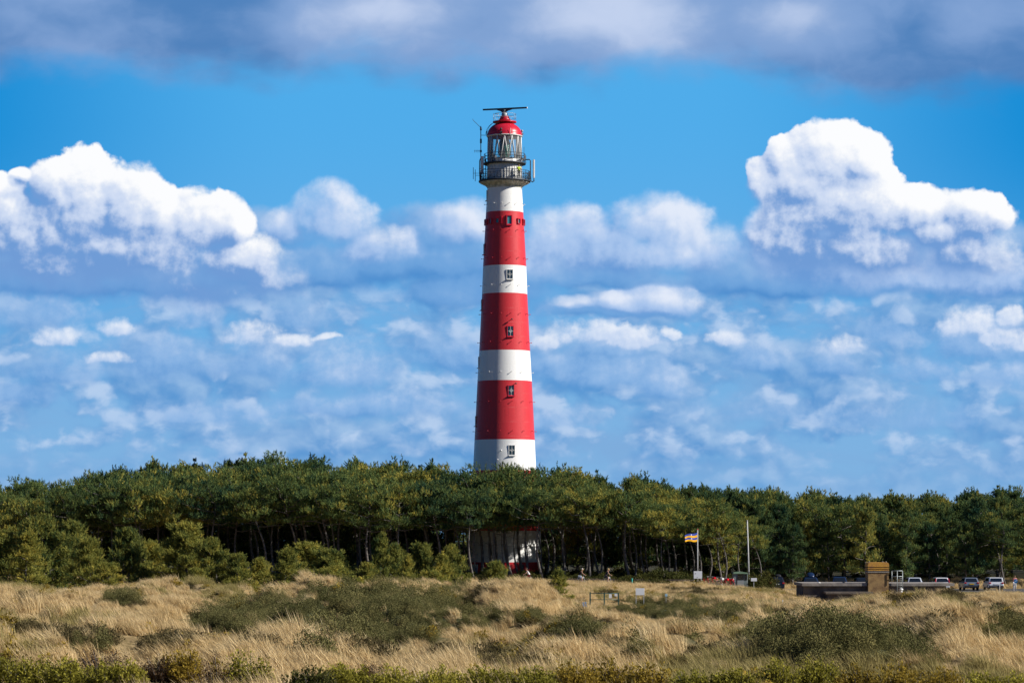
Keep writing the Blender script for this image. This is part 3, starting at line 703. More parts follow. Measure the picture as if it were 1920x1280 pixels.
# boxes of equipment on the upper gallery
for k, (p, q, w, h) in enumerate(((918, 300, .35, .3), (924, 303, .4, .22), (930, 299, .25, .35), (981, 300, .3, .4), (985, 296, .2, .5), (975, 303, .35, .25))):
    yq = -math.sqrt(max(0.01, 2.35 ** 2 - X(p) ** 2)); mb = MB(); mb.obox((X(p), yq, LZ(q)), (1, 0, 0), (0, 1, 0), (0, 0, 1), w / 2, .1, h / 2)
    mb.tube([(X(p), yq, LZ(q)), (X(p) + .1, yq + .1, LZ(306.3))], .03, 5); mb.build('equipment_box', M_GREY, lh)

# windows on the shaft
def on_shaft(py, ang):
    r = tr_(py); n_ = Vector((math.sin(ang), -math.cos(ang), 0)); return n_ * r + Vector((0, 0, LZ(py))), n_
def window(py0, py1, ang, w, framem, panem, cross=True, sill=True, deep=False):
    pm = (py0 + py1) / 2; c, n_ = on_shaft(pm, ang); s_ = Vector((math.cos(ang), math.sin(ang), 0)); u_ = Vector((0, 0, 1)); h = abs(LZ(py0) - LZ(py1)) / 2; w /= 2
    mb = MB(); d = 0.05 if not deep else 0.16; tk = 0.06 if not deep else 0.09
    for sg in (-1, 1):
        mb.obox(c + s_ * (sg * (w + tk / 2)), s_, n_, u_, tk / 2, d, h + tk); mb.obox(c + u_ * (sg * (h + tk / 2)), s_, n_, u_, w, d, tk / 2)
    if sill: mb.obox(c - u_ * (h + tk + .045) + n_ * .1, s_, n_, u_, w + .08, .12, .04)
    fr = mb.build('window', framem, lh)
    mb = MB(); mb.obox(c + n_ * 0.012, s_, n_, u_, w, .012, h); mb.build('pane', panem, fr)
    if cross:
        mb = MB(); f = c + n_ * 0.05
        mb.obox(f, s_, n_, u_, .015, .015, h); mb.obox(f, s_, n_, u_, w, .014, .015)
        pts = [f + n_ * 0.02 + s_ * (.14 * math.cos(q)) + u_ * (.17 * math.sin(q)) for q in np.linspace(0, 2 * math.pi, 17)]
        mb.tube(pts, 0.02, 5); mb.build('glazing_cross', M_WHITEP, fr)
    return fr
for a, b_, k in ((509.5, 526, 1), (615, 633, 0), (725.5, 743.5, 0), (836.5, 854, 1)): window(a, b_, rad(13.5), 0.70, M_WHITEP if k else M_REDP, M_PANE)
for a, b_, k in ((358, 376, 1), (459, 477, 0), (563, 581, 0), (670, 689, 1), (781, 798, 0)): window(a, b_, rad(-78), 0.6, M_WHITEP if k else M_REDP, M_PANE)
window(408.5, 424, rad(13.5), 0.55, M_REDP, M_PANEB, cross=False, deep=True)
for an in (-69, -46, -21, 46, 71, 95, 120, 145, 170, 195, 220, 245, 270): window(413.5, 421.5, rad(an), 0.36, M_REDP, M_PANEB, cross=False, sill=False, deep=True)
mb = MB(); c, n_ = on_shaft(416, rad(-9)); mb.obox(c, (math.cos(rad(-9)), math.sin(rad(-9)), 0), n_, (0, 0, 1), .06, .17, .45); mb.build('fin', M_REDP, lh)
# window and door at the foot
window(1058, 1066, rad(27), 0.5, M_REDP, M_PANE, cross=False)
mb = MB(); c, n_ = on_shaft(1074, rad(-52)); s_ = Vector((math.cos(rad(-52)), math.sin(rad(-52)), 0)); mb.obox(c, s_, n_, (0, 0, 1), .6, .08, 1.1); mb.build('door', M_WHITEP, lh)
# anchor pins in rings
for i, py in enumerate((384, 434, 486, 536.6, 590, 643, 699, 754, 809)):
    for an in (-86, -56, -32, -8, 15, 38, 62, 86, 112, 140):
        c, n_ = on_shaft(py, rad(an)); mb = MB(); mb.tube([c - n_ * .02, c + n_ * .2, c + n_ * .24 + Vector((0, 0, .05))], 0.028, 5); mb.ell(c + n_ * .24, (.055, .055, .055), 6, 5)
        mb.build('anchor_pin', M_WHITEP if tr_(py) and any(b_ <= py <= a and k == 1 for a, b_, k in bands) else M_REDP, lh)
for py, an, sz in ((602, 16, .12), (721.5, 22, .12), (846, -6, .14), (863, -12, .08)):
    c, n_ = on_shaft(py, rad(an)); mb = MB(); mb.tube([c, c + n_ * .3], .04, 6); mb.ell(c + n_ * .34, (sz, sz, sz * .8), 8, 6); mb.build('wall_lamp', M_DARK if py < 800 else M_WHITEP, lh)

# ------------------------------------------------------------------ pines
M_BARK = mat('pine_bark', (0.07, 0.064, 0.06), 0.9, (0.165, 0.148, 0.135), 3.0, bump=0.6, bscale=9)
M_DEADB = mat('bare_wood', (0.16, 0.14, 0.12), 0.85, (0.28, 0.25, 0.22), 4.0)
M_NEEDLE = foliage_mat('pine_needles', (0.020, 0.060, 0.042), (0.135, 0.185, 0.060), (0.52, 0.43, 0.09), 0.24, 0.50, 0.8, 1.4)
M_YOUNG = foliage_mat('young_pine_needles', (0.040, 0.082, 0.034), (0.27, 0.27, 0.065), (0.60, 0.48, 0.10), 0.36, 0.30, 0.9, 1.2)
M_COOL = foliage_mat('cool_pine_needles', (0.022, 0.068, 0.046), (0.130, 0.185, 0.068), (0.44, 0.38, 0.085), 0.24, 0.50, 0.8, 1.4)

def tri_mesh(name, co, tint, material):
    """co: (n,3,3) triangles"""
    n = len(co); me = bpy.data.meshes.new(name)
    me.vertices.add(n * 3); me.vertices.foreach_set('co', co.astype(np.float32).ravel())
    me.loops.add(n * 3); me.loops.foreach_set('vertex_index', np.arange(n * 3, dtype=np.int32))
    me.polygons.add(n); me.polygons.foreach_set('loop_start', np.arange(0, n * 3, 3, dtype=np.int32))
    a = me.attributes.new('tint', 'FLOAT', 'FACE'); a.data.foreach_set('value', np.clip(tint, 0, 1).astype(np.float32))
    me.materials.append(material); me.update(calc_edges=True)
    return me
def unit(a): return a / np.maximum(np.linalg.norm(a, axis=-1, keepdims=True), 1e-6)
def needles(rg, P_, A_, L_, k, w, spread, tint):
    """a bottle brush of k needle fans set along every shoot"""
    n = len(P_)
    A_ = unit(A_)
    h = np.where(np.abs(A_[:, 2:3]) < 0.9, np.array([[0, 0, 1.0]]), np.array([[1.0, 0, 0]]))
    e1 = unit(np.cross(A_, h)); e2 = np.cross(A_, e1)
    ph = rg.uniform(0, 2 * np.pi, (n, k)); u = rg.uniform(-.15, 1.0, (n, k)); sp_ = spread * rg.uniform(.6, 1.1, (n, k)) * (1.15 - .75 * np.clip(u, 0, 1))
    d = A_[:, None] * np.cos(sp_)[..., None] + (e1[:, None] * np.cos(ph)[..., None] + e2[:, None] * np.sin(ph)[..., None]) * np.sin(sp_)[..., None]
    Ls = L_[:, None, None]
    base = P_[:, None] + A_[:, None] * (Ls * u[..., None])
    side = unit(np.cross(d, rg.normal(size=(n, k, 3)))) * (w * 0.5)
    co = np.stack([base - side, base + side, base + d * Ls * .55 * rg.uniform(.8, 1.2, (n, k, 1))], 2).reshape(-1, 3, 3)
    return co, np.repeat(tint, k)

def pad_shoots(rg, c, r, rz, n, lean):
    """shoots over the upper shell of a flattened cushion"""
    u = rg.normal(size=(n, 3)); u = unit(u); u[:, 2] = np.where(u[:, 2] < -0.25, -u[:, 2], u[:, 2])
    rr = rg.uniform(.1, 1.5, (n, 1)) ** .5
    P_ = c + u * rr * np.array([r, r, rz])
    A_ = u * np.array([.5, .5, .35]) + np.array([lean, 0, .8]) + rg.normal(size=(n, 3)) * .25
    return P_, A_

def make_pine(seed, H, kind, material, shared=None):
    """kind: 'tall' bare below an open crown of cushions, 'bushy' clothed nearly to the ground, 'young' a rounded cone, 'thin' a loose young cone"""
    rg = np.random.default_rng(seed); rr = random.Random(seed)
    lean = {'tall': -0.10, 'bushy': -0.05, 'young': -0.05, 'thin': -0.02}[kind] * H
    bend = rr.uniform(-.06, .06) * H * (1 if kind == 'tall' else .4)
    r0 = {'tall': .0155, 'bushy': .018, 'young': .020, 'thin': .016}[kind] * H * rr.uniform(.85, 1.15)
    def axis(f):
        f = float(f); g = max(f, 0.0)
        return Vector((lean * g ** 1.3 + bend * math.sin(f * 5.0), bend * .6 * math.sin(f * 3 + 1) - bend * .6 * math.sin(1), H * f))
    top = .93 if kind == 'tall' else .97
    tb = MB(); fs = np.linspace(-.015, top, 12); tb.tube([axis(f) for f in fs], [max(.02, r0 * (1 - .82 * max(f, 0)) * (1.25 if f < .02 else 1)) for f in fs], 7)
    P_, A_, L_, T_ = [], [], [], []
    c0 = {'tall': rr.uniform(.54, .64), 'bushy': .10, 'young': .05, 'thin': .10}[kind]
    nl = {'tall': 16, 'bushy': 26, 'young': 30, 'thin': 26}[kind]
    for i in range(nl):
        t_ = (i + rr.random() * .8) / nl; f = lerp(c0, top, t_)
        az = i * 2.39996 + rr.uniform(-.5, .5)
        if kind == 'tall': W_ = H * .33 * (math.sin(math.pi * (0.22 + 0.62 * t_)) ** .7) * rr.uniform(.7, 1.25)
        elif kind == 'bushy': W_ = H * .30 * (1 - .72 * t_ ** 1.4) * rr.uniform(.6, 1.2)
        elif kind == 'young': W_ = H * .42 * (1 - .84 * t_ ** 1.25) * min(1, .70 + t_ * 2.2) * rr.uniform(.62, 1.2)
        else: W_ = H * .30 * (1 - .88 * t_) * rr.uniform(.65, 1.15)
        if az % 6.283 > 1.3 and az % 6.283 < 4.9: W_ *= 1.08
        rise = {'tall': lerp(.02, .62, t_), 'bushy': lerp(.0, .7, t_), 'young': lerp(.05, .9, t_), 'thin': lerp(-.05, .8, t_)}[kind]
        b0 = axis(f); dirv = Vector((math.cos(az), math.sin(az), 0))
        pts = [b0]
        for q in (.33, .66, 1.0):
            pts.append(b0 + dirv * (W_ * q) + Vector((0, 0, W_ * rise * q ** (1.25 if kind == 'tall' else .95))) + Vector((rr.uniform(-.05, .05), rr.uniform(-.05, .05), rr.uniform(-.06, .06))) * W_)
        tb.tube(pts, [max(.018, r0 * .42 * (1 - .6 * t_)), max(.015, r0 * .3), max(.012, r0 * .2), .012], 5, cap=False)
        npad = {'tall': 3, 'bushy': 3, 'young': 4, 'thin': 3}[kind]
        for j in range(npad):
            q = lerp(.42 if kind == 'tall' else .30, 1.02, (j + rr.random() * .6) / (npad - .4))
            s_ = min(2.999, q * 3 - 1e-6) if q < 1 else 2.999
            a_ = int(s_); pc = pts[a_].lerp(pts[a_ + 1], s_ - a_)
            pr = {'tall': .078, 'bushy': .064, 'young': .080, 'thin': .06}[kind] * H * rr.uniform(.7, 1.25) * (1 - .35 * t_ if kind != 'tall' else 1)
            pc = pc + Vector((rr.uniform(-.5, .5), rr.uniform(-.5, .5), rr.uniform(0, .35))) * pr
            flat = {'tall': .34, 'bushy': .75, 'young': .8, 'thin': .45}[kind] * rr.uniform(.7, 1.3)
            n = int({'tall': 20, 'bushy': 20, 'young': 15, 'thin': 12}[kind] * rr.uniform(.75, 1.25))
            p_, a2 = pad_shoots(rg, np.array(pc), pr, pr * flat, n, -.12)
            P_.append(p_); A_.append(a2); L_.append(np.full(n, {'tall': .62, 'bushy': .58, 'young': .50, 'thin': .42}[kind]) * rg.uniform(.7, 1.2, n))
            T_.append(np.clip(rg.normal(.45 + rr.uniform(-.18, .18), .2, n), 0, 1))
    # leader shoots standing proud at the top
    for j in range({'tall': 24, 'bushy': 20, 'young': 12, 'thin': 7}[kind]):
        a_ = rr.uniform(0, 6.28); d_ = rr.uniform(0, {'tall': .27, 'bushy': .16}.get(kind, .08)) * H
        hh = rr.uniform(.04, .17) * H * (1 if d_ < .08 * H else .7); b_ = axis(top) + Vector((math.cos(a_) * d_, math.sin(a_) * d_, -d_ * .45))
        n = 11; q = rg.uniform(0, 1, n)
        P_.append(np.array(b_)[None] + q[:, None] * np.array([[-.12 * hh, 0, hh]]) + rg.normal(size=(n, 3)) * .05 * (1.6 - q[:, None]) * 1.6)
        A_.append(np.tile([[-.1, 0, 1.0]], (n, 1)) + rg.normal(size=(n, 3)) * .35); L_.append(np.full(n, .30)); T_.append(np.full(n, .6))
    # dead twigs on the lower stem
    if kind in ('tall', 'thin'):
        for i in range(12 if kind == 'tall' else 5):
            f = lerp(.15, c0 + .1, rr.random()); az = rr.uniform(0, 6.28); w_ = H * rr.uniform(.03, .12); b0 = axis(f)
            e = b0 + Vector((math.cos(az) * w_, math.sin(az) * w_, w_ * rr.uniform(-.3, .45)))
            tb.tube([b0, (b0 + e) / 2 + Vector((0, 0, w_ * .12)), e], [.035, .022, .01], 4, cap=False)
    P_ = np.concatenate(P_); A_ = np.concatenate(A_); L_ = np.concatenate(L_); T_ = np.concatenate(T_)
    k = 12
    w = {'tall': .095, 'bushy': .095, 'young': .070, 'thin': .055}[kind]
    co, tt = needles(rg, P_, A_, L_, k, w, .95, T_)
    me = tri_mesh('crown', co, tt, material)
    nm = 'pine_tree'
    root = bpy.data.objects.new(nm, None); root.empty_display_size = .3
    tr = tb.build('trunk', M_BARK, root); COL.objects.unlink(tr)
    cr = bpy.data.objects.new('crown', me); cr.parent = root
    root['H'] = H * 1.0; hz = co[:, :, 2].max(); root['top'] = float(hz)
    return root, tr, cr
def place_pine(proto, x, y, ztop, z0=None, rz=0.0, wide=1.0, **k):
    root, tr, cr = proto
    z0 = gz(x, y) if z0 is None else z0
    s_ = (ztop - z0) / root['top']
    r = bpy.data.objects.new('pine_tree', None); COL.objects.link(r); r.empty_display_size = .3
    r.location = (x, y, z0); r.rotation_euler = (0, 0, rz); r.scale = (s_ * wide, s_ * wide, s_)
    for o in (tr, cr):
        c = o.copy(); COL.objects.link(c); c.parent = r
    return tag(r, **k)

TALL = [make_pine(100 + i, 13.0, 'tall', M_NEEDLE) for i in range(9)]
BUSHY = [make_pine(200 + i, 12.0, 'bushy', M_COOL) for i in range(6)]
YOUNG = [make_pine(300 + i, 6.5, 'young', M_YOUNG) for i in range(7)]
THIN = [make_pine(400 + i, 5.5, 'thin', M_YOUNG) for i in range(3)]

TOPS = [(-200, 880), (0, 884), (30, 886), (60, 880), (88, 866), (115, 882), (160, 868), (200, 872), (225, 857), (250, 858), (280, 850), (330, 853), (380, 862), (430, 846), (470, 850), (500, 848), (552, 830),
        (600, 848), (650, 850), (700, 847), (760, 857), (806, 847), (830, 862), (870, 878), (885, 862), (915, 880), (935, 876), (962, 855), (985, 872), (1010, 862), (1040, 858), (1090, 860), (1125, 878), (1150, 864), (1190, 868),
        (1215, 880), (1243, 885), (1262, 896), (1310, 900), (1350, 906), (1400, 910), (1440, 906), (1495, 905), (1540, 903), (1580, 918), (1640, 908), (1700, 910), (1740, 914), (1780, 911), (1820, 905), (1860, 902), (1920, 900), (2200, 895)]
def top_at(px): return float(np.interp(px, [a for a, b in TOPS], [b for a, b in TOPS]))
ZN = [(-400, 'of the wood at the far left'), (180, 'of the wood above the leftmost young pines'), (400, 'of the wood above the round young pines'), (620, 'of the wood left of the lighthouse'), (800, 'just left of the lighthouse'),
      (900, 'right by the lighthouse'), (1010, 'just right of the lighthouse'), (1110, 'above the cyclists heading right'), (1240, 'behind the striped flag'), (1350, 'behind the bare grey pole'),
      (1450, 'behind the dark cars'), (1600, 'behind the brick chimney block'), (1700, 'behind the silver and white cars'), (1850, 'behind the white van')]
def zone(px):
    z = ZN[0][1]
    for a, b in ZN:
        if px >= a: z = b
    return z
rt = random.Random(5)
rows_ = [(326.5, 4.2, 44, 'front row'), (330, 3.8, 36, 'front row'), (334, 3.8, 28, 'second row'), (339, 3.9, 20, 'second row'), (344, 4.0, 15, 'middle'), (349.5, 4.0, 8, 'middle'), (355, 5.0, 3, 'back'), (362, 5.2, 0, 'back')]
n_t = 0
for ri, (Y0, spc, drop, rn) in enumerate(rows_):
    x = px2x(-110, Y0) + rt.uniform(0, spc)
    while x < px2x(2030, Y0):
        xx = x + rt.uniform(-.9, .9); Y_ = Y0 + rt.uniform(-2.2, 2.2); px = 960 + F * xx / Y_
        x += spc
        right = px > 1440
        if right:
            Y_ += 14
            if Y_ > 372: Y_ -= rt.uniform(4, 20)
            px = 960 + F * xx / Y_
        if (xx - LX) ** 2 + (Y_ - LY) ** 2 < 36: continue
        tree_px = px - (6 if not right else 2)
        tp = top_at(tree_px) + drop * (rt.uniform(.45, 1.5) if drop else 0) + rt.choice((0, 0, 3, 8, 14, 20)) + rt.uniform(-3, 4)
        if right: tp = top_at(tree_px) + drop * rt.uniform(.5, 1.7) * .9 + rt.uniform(0, 10)
        if 880 < px < 1015 and Y_ < LY:
            tp = top_at(tree_px) + (rt.uniform(-4, 4) if Y_ > 333 else rt.uniform(26, 48))
        bushy = right or (1330 < px <= 1440 and ri > 2) or (ri >= 5)
        if px > 1400 and rt.random() < .12: bushy = False
        pr = rt.choice(BUSHY) if bushy else rt.choice(TALL)
        z_ = zone(px)
        kindw = 'dense leafy pine' if bushy else 'tall bare-stemmed pine'
        place_pine(pr, xx, Y_, py2z(tp, Y_), rz=rt.uniform(0, 6.28) if bushy else rt.uniform(-.7, .7), wide=rt.uniform(.9, 1.2),
                   label=f"{kindw}, {rn} {z_}", cat='pine', group=f"{rn} pines {z_}" + (' (dense)' if bushy else ''))
        n_t += 1
for i in range(14):       # closing the line of crowns between the flag and the car park, and more stems before the tower
    px = 1262 + i * 15; Y_ = 351 + rt.uniform(-4, 6)
    place_pine(rt.choice(BUSHY if i % 3 else TALL), px2x(px, Y_), Y_, py2z(top_at(px) + rt.uniform(-3, 9), Y_), rz=rt.uniform(0, 6.28), label='tall leafy pine, back of the wood ' + zone(px), cat='pine', group='back pines filling in ' + zone(px))
for px, Y_, tp in ((878, 333, 905), (896, 329, 915), (925, 331, 912), (948, 328, 918), (972, 332, 908), (990, 329, 914), (1012, 331, 905)):
    place_pine(rt.choice(TALL), px2x(px, Y_), Y_, py2z(tp, Y_), rz=rt.uniform(-.7, .7), wide=.85, label='thin pine screening the foot of the lighthouse, front row', cat='pine', group='thin pines screening the foot of the lighthouse')
# the outermost bushy row at the far right, low brown one among them
print('tall pines', n_t)

# young pines along the near edge of the wood, one by one: column, top row, distance, kind, width
YP = [(8, 985, 262, 'young', 1.15, 'young pine cut by the left edge of the picture'),
      (47, 985, 246, 'thin', 1.25, 'loose yellowish young pine with a bare stem foot, nearest the left edge'),
      (92, 958, 262, 'young', 1.0, 'tall yellow-green young pine, second big one from the left edge'),
      (140, 968, 272, 'young', .9, 'young pine squeezed between the big yellow-green pine and its lower neighbour'),
      (172, 1002, 256, 'young', 1.0, 'lower young pine with a pointed leaning top right of the big yellow-green pine'),
      (205, 1050, 250, 'young', 1.3, 'low spreading young pine over the dark hollow on the left'),
      (243, 983, 264, 'young', .95, 'oval young pine standing alone at the middle of the left half'),
      (285, 1005, 270, 'young', .9, 'dark young pine between the oval one and the broad tallest one'),
      (352, 970, 262, 'young', 1.15, 'broad tallest young pine with open top branches'),
      (405, 1003, 258, 'young', 1.0, 'young pine with rounded yellow shoulder right of the broad tallest one'),
      (372, 1060, 250, 'young', 1.2, 'low skirted pine below the broad tallest one'),
      (450, 1032, 256, 'young', 1.0, 'small young pine beside the first fence posts'),
      (490, 1040, 262, 'young', .95, 'small round young pine above the short fence posts'),
      (533, 1018, 250, 'thin', 1.2, 'loose narrow young pine with see-through branches'),
      (583, 1008, 268, 'young', 1.35, 'wide round young pine in the middle of the left thicket'),
      (622, 1022, 262, 'young', 1.4, 'wide domed young pine right of the wide round one'),
      (640, 1056, 246, 'young', 1.7, 'low spreading pine in front of the domed pair'),
      (576, 1062, 246, 'young', 1.4, 'low dark pine in front of the wide round one'),
      (712, 993, 262, 'thin', .85, 'slim yellow young pine with a candle top'),
      (742, 1012, 268, 'young', .72, 'small pointed pine right of the slim candle-topped one'),
      (762, 1036, 254, 'thin', .95, 'thin airy young pine in front of the pointed one'),
      (796, 1010, 262, 'young', .9, 'greyish-topped young pine left of the lighthouse foot'),
      (830, 1030, 252, 'thin', 1.2, 'airy leaning young pine at the right end of the thicket'),
      (852, 1016, 262, 'young', .75, 'last pine of the thicket towards the lighthouse'),
      (690, 1050, 256, 'young', 1.2, 'low pine below the slim candle-topped one'),
      (812, 1064, 248, 'young', 1.3, 'low pine at the dune edge left of the lighthouse foot'),
      (932, 1046, 240, 'young', 1.05, 'dark green young pine alone on the dune before the lighthouse'),
      (968, 1078, 234, 'young', 1.1, 'lower pine touching the dark green one before the lighthouse'),
      (1047, 1060, 230, 'thin', 1.3, 'sparse young pine with a visible stem on the dune below the cyclists'),
      (1010, 1118, 226, 'young', 1.2, 'tiny pine seedling between the two dune pines')]
ry_ = random.Random(3)
for i, (px, tp, Y_, kd, wd, lb) in enumerate(YP):
    x_ = px2x(px, Y_); pr = (YOUNG if kd == 'young' else THIN)[i % (7 if kd == 'young' else 3)]
    place_pine(pr, x_, Y_, py2z(tp, Y_), rz=ry_.uniform(-.6, .6) if kd == 'young' else ry_.uniform(0, 6), wide=wd * 1.18, label=lb, cat='young pine', group='young pines in front of the wood')

# ------------------------------------------------------------------ ground cover: scattered instances
def scatter(name, protos, pts, scl, rot, idx, label=None):
    """one object whose points carry copies of the small prototype meshes (ground cover nobody could count)"""
    me = bpy.data.meshes.new(name); n = len(pts)
    me.vertices.add(n); me.vertices.foreach_set('co', pts.astype(np.float32).ravel())
    for nm, ty, v in (('scl', 'FLOAT_VECTOR', scl), ('rot', 'FLOAT_VECTOR', rot)):
        a = me.attributes.new(nm, ty, 'POINT'); a.data.foreach_set('vector', v.astype(np.float32).ravel())
    a = me.attributes.new('idx', 'INT', 'POINT'); a.data.foreach_set('value', idx.astype(np.int32))
    me.update()
    col = bpy.data.collections.new(name + '_kinds')
    for p in protos: col.objects.link(p)
    o = bpy.data.objects.new(name, me); COL.objects.link(o); tag(o, kind='stuff')
    g = bpy.data.node_groups.new(name, 'GeometryNodeTree')
    g.interface.new_socket('Geometry', in_out='INPUT', socket_type='NodeSocketGeometry'); g.interface.new_socket('Geometry', in_out='OUTPUT', socket_type='NodeSocketGeometry')
    N = g.nodes; L = g.links
    gi = N.new('NodeGroupInput'); go = N.new('NodeGroupOutput'); iop = N.new('GeometryNodeInstanceOnPoints'); ci = N.new('GeometryNodeCollectionInfo')
    ci.inputs['Collection'].default_value = col; ci.inputs['Separate Children'].default_value = True; ci.inputs['Reset Children'].default_value = True
    def attr(nm, ty):
        q = N.new('GeometryNodeInputNamedAttribute'); q.data_type = ty; q.inputs['Name'].default_value = nm; return q.outputs['Attribute']
    L.new(gi.outputs[0], iop.inputs['Points']); L.new(ci.outputs[0], iop.inputs['Instance']); iop.inputs['Pick Instance'].default_value = True
    L.new(attr('idx', 'INT'), iop.inputs['Instance Index']); L.new(attr('scl', 'FLOAT_VECTOR'), iop.inputs['Scale'])
    e = N.new('FunctionNodeEulerToRotation'); L.new(attr('rot', 'FLOAT_VECTOR'), e.inputs[0]); L.new(e.outputs[0], iop.inputs['Rotation'])
    L.new(iop.outputs[0], go.inputs[0])
    md = o.modifiers.new('scatter', 'NODES'); md.node_group = g
    return o

def blades(seed, n, rad_, h, lean, w, tintm, curl=.5):
    """a tussock of long grass blown to the left"""
    rg = np.random.default_rng(seed)
    a = rg.uniform(0, 2 * np.pi, n); r = rad_ * np.sqrt(rg.uniform(0, 1, n))
    b = np.stack([r * np.cos(a), r * np.sin(a), -0.04 * np.ones(n)], 1)
    out = np.stack([np.cos(a), np.sin(a), np.zeros(n)], 1) * rg.uniform(.05, .40, (n, 1))
    d = out + np.array([[-lean, 0, 0]]) * rg.uniform(.4, 1.5, (n, 1)) + rg.normal(size=(n, 3)) * np.array([.12, .12, 0])
    H_ = h * rg.uniform(.55, 1.1, (n, 1))
    p1 = b + np.array([[0, 0, 1.0]]) * H_ * .55 + d * H_ * .28
    p2 = b + np.array([[0, 0, 1.0]]) * H_ * rg.uniform(.75, 1.0, (n, 1)) + d * H_ * (.6 + curl * rg.uniform(0, .6, (n, 1)))
    sd = unit(np.cross(p2 - b, rg.normal(size=(n, 3)))) * w * rg.uniform(.6, 1.2, (n, 1))
    co = np.stack([np.stack([b - sd, b + sd, p1 + sd * .8], 1), np.stack([b - sd, p1 + sd * .8, p1 - sd * .8], 1), np.stack([p1 - sd * .8, p1 + sd * .8, p2], 1)], 1).reshape(-1, 3, 3)
    tt = np.repeat(np.clip(rg.normal(tintm, .2, n), 0, 1), 3)
    return co, tt
def leaves(seed, n, rx, rz, size, tintm=.5, up=.3, stems=True):
    """a low mound of small leaves"""
    rg = np.random.default_rng(seed)
    k = 16; cc = unit(rg.normal(size=(k, 3))); cc[:, 2] = np.abs(cc[:, 2]); cc *= rg.uniform(.3, .85, (k, 1)); cr = rg.uniform(.2, .42, k)
    wh = rg.integers(0, k, n)
    u = unit(rg.normal(size=(n, 3))); p = cc[wh] + u * cr[wh][:, None] * rg.uniform(.6, 1.0, (n, 1)); p[:, 2] = np.abs(p[:, 2])
    p = p * np.array([rx, rx, rz])
    d = unit(u + np.array([[-.15, 0, up + .25]]) + rg.normal(size=(n, 3)) * .45); s_ = size * rg.uniform(.6, 1.3, (n, 1))
    sd = unit(np.cross(d, rg.normal(size=(n, 3)))) * s_ * .3
    m_ = p + d * s_ * .5; e = p + d * s_
    co = np.stack([np.stack([p, m_ + sd, e], 1), np.stack([p, e, m_ - sd], 1)], 1).reshape(-1, 3, 3)
    tt = np.repeat(np.clip(rg.normal(tintm, .2, n) + (cc[wh][:, 2] - .4) * .2, 0, 1), 2)
    return co, tt

M_STRAW = foliage_mat('marram_straw', (0.40, 0.29, 0.14), (0.74, 0.57, 0.31), (0.88, 0.74, 0.47), 0.32, 0.30, 0.9, 1.5)
M_SEDGE = foliage_mat('marram_green', (0.17, 0.15, 0.055), (0.38, 0.315, 0.13), (0.60, 0.48, 0.24), 0.28, 0.30, 0.9, 1.4)
M_SCRUB = foliage_mat('low_scrub', (0.080, 0.084, 0.032), (0.165, 0.155, 0.062), (0.27, 0.23, 0.09), 0.15, 0.30, 0.7, 1.8)
M_HEATH = foliage_mat('brown_heath', (0.05, 0.042, 0.022), (0.115, 0.095, 0.045), (0.25, 0.19, 0.09), 0.2, 0.30)
M_GOLD = foliage_mat('golden_scrub', (0.12, 0.090, 0.018), (0.32, 0.23, 0.04), (0.54, 0.37, 0.07), 0.3, 0.30)
M_BROWN = foliage_mat('brown_twigs', (0.045, 0.028, 0.018), (0.10, 0.062, 0.035), (0.17, 0.115, 0.06), 0.1, 0.30)
M_LEAFY = foliage_mat('yellow_green_leaves', (0.09, 0.090, 0.018), (0.30, 0.275, 0.045), (0.55, 0.46, 0.09), 0.32, 0.25)
M_HEDGE = foliage_mat('olive_leaves', (0.030, 0.042, 0.016), (0.085, 0.088, 0.026), (0.19, 0.155, 0.045), 0.25, 0.3)

def proto(name, cos, material):
    co = np.concatenate([c[0] for c in cos]); tt = np.concatenate([c[1] for c in cos])
    o = bpy.data.objects.new(name, tri_mesh(name, co, tt, material)); return o
straw = [proto('straw_tussock', [blades(10 + i, 110, .27, .52, .42 + .10 * i, .0068, .4)], M_STRAW) for i in range(4)]
sedge = [proto('green_tussock', [blades(30 + i, 110, .28, .48, .38, .0068, .4)], M_SEDGE) for i in range(3)]
scrubs = [proto('scrub_mound', [leaves(50 + i, 2200, .55, .60, .034)], M_SCRUB) for i in range(4)]
heaths = [proto('heath_mound', [leaves(70 + i, 700, .45, .34, .05), blades(75 + i, 22, .4, .45, .5, .007, .9)], M_HEATH) for i in range(3)]
golds = [proto('gold_mound', [leaves(60 + i, 420, .42, .40, .075)], M_GOLD) for i in range(2)]

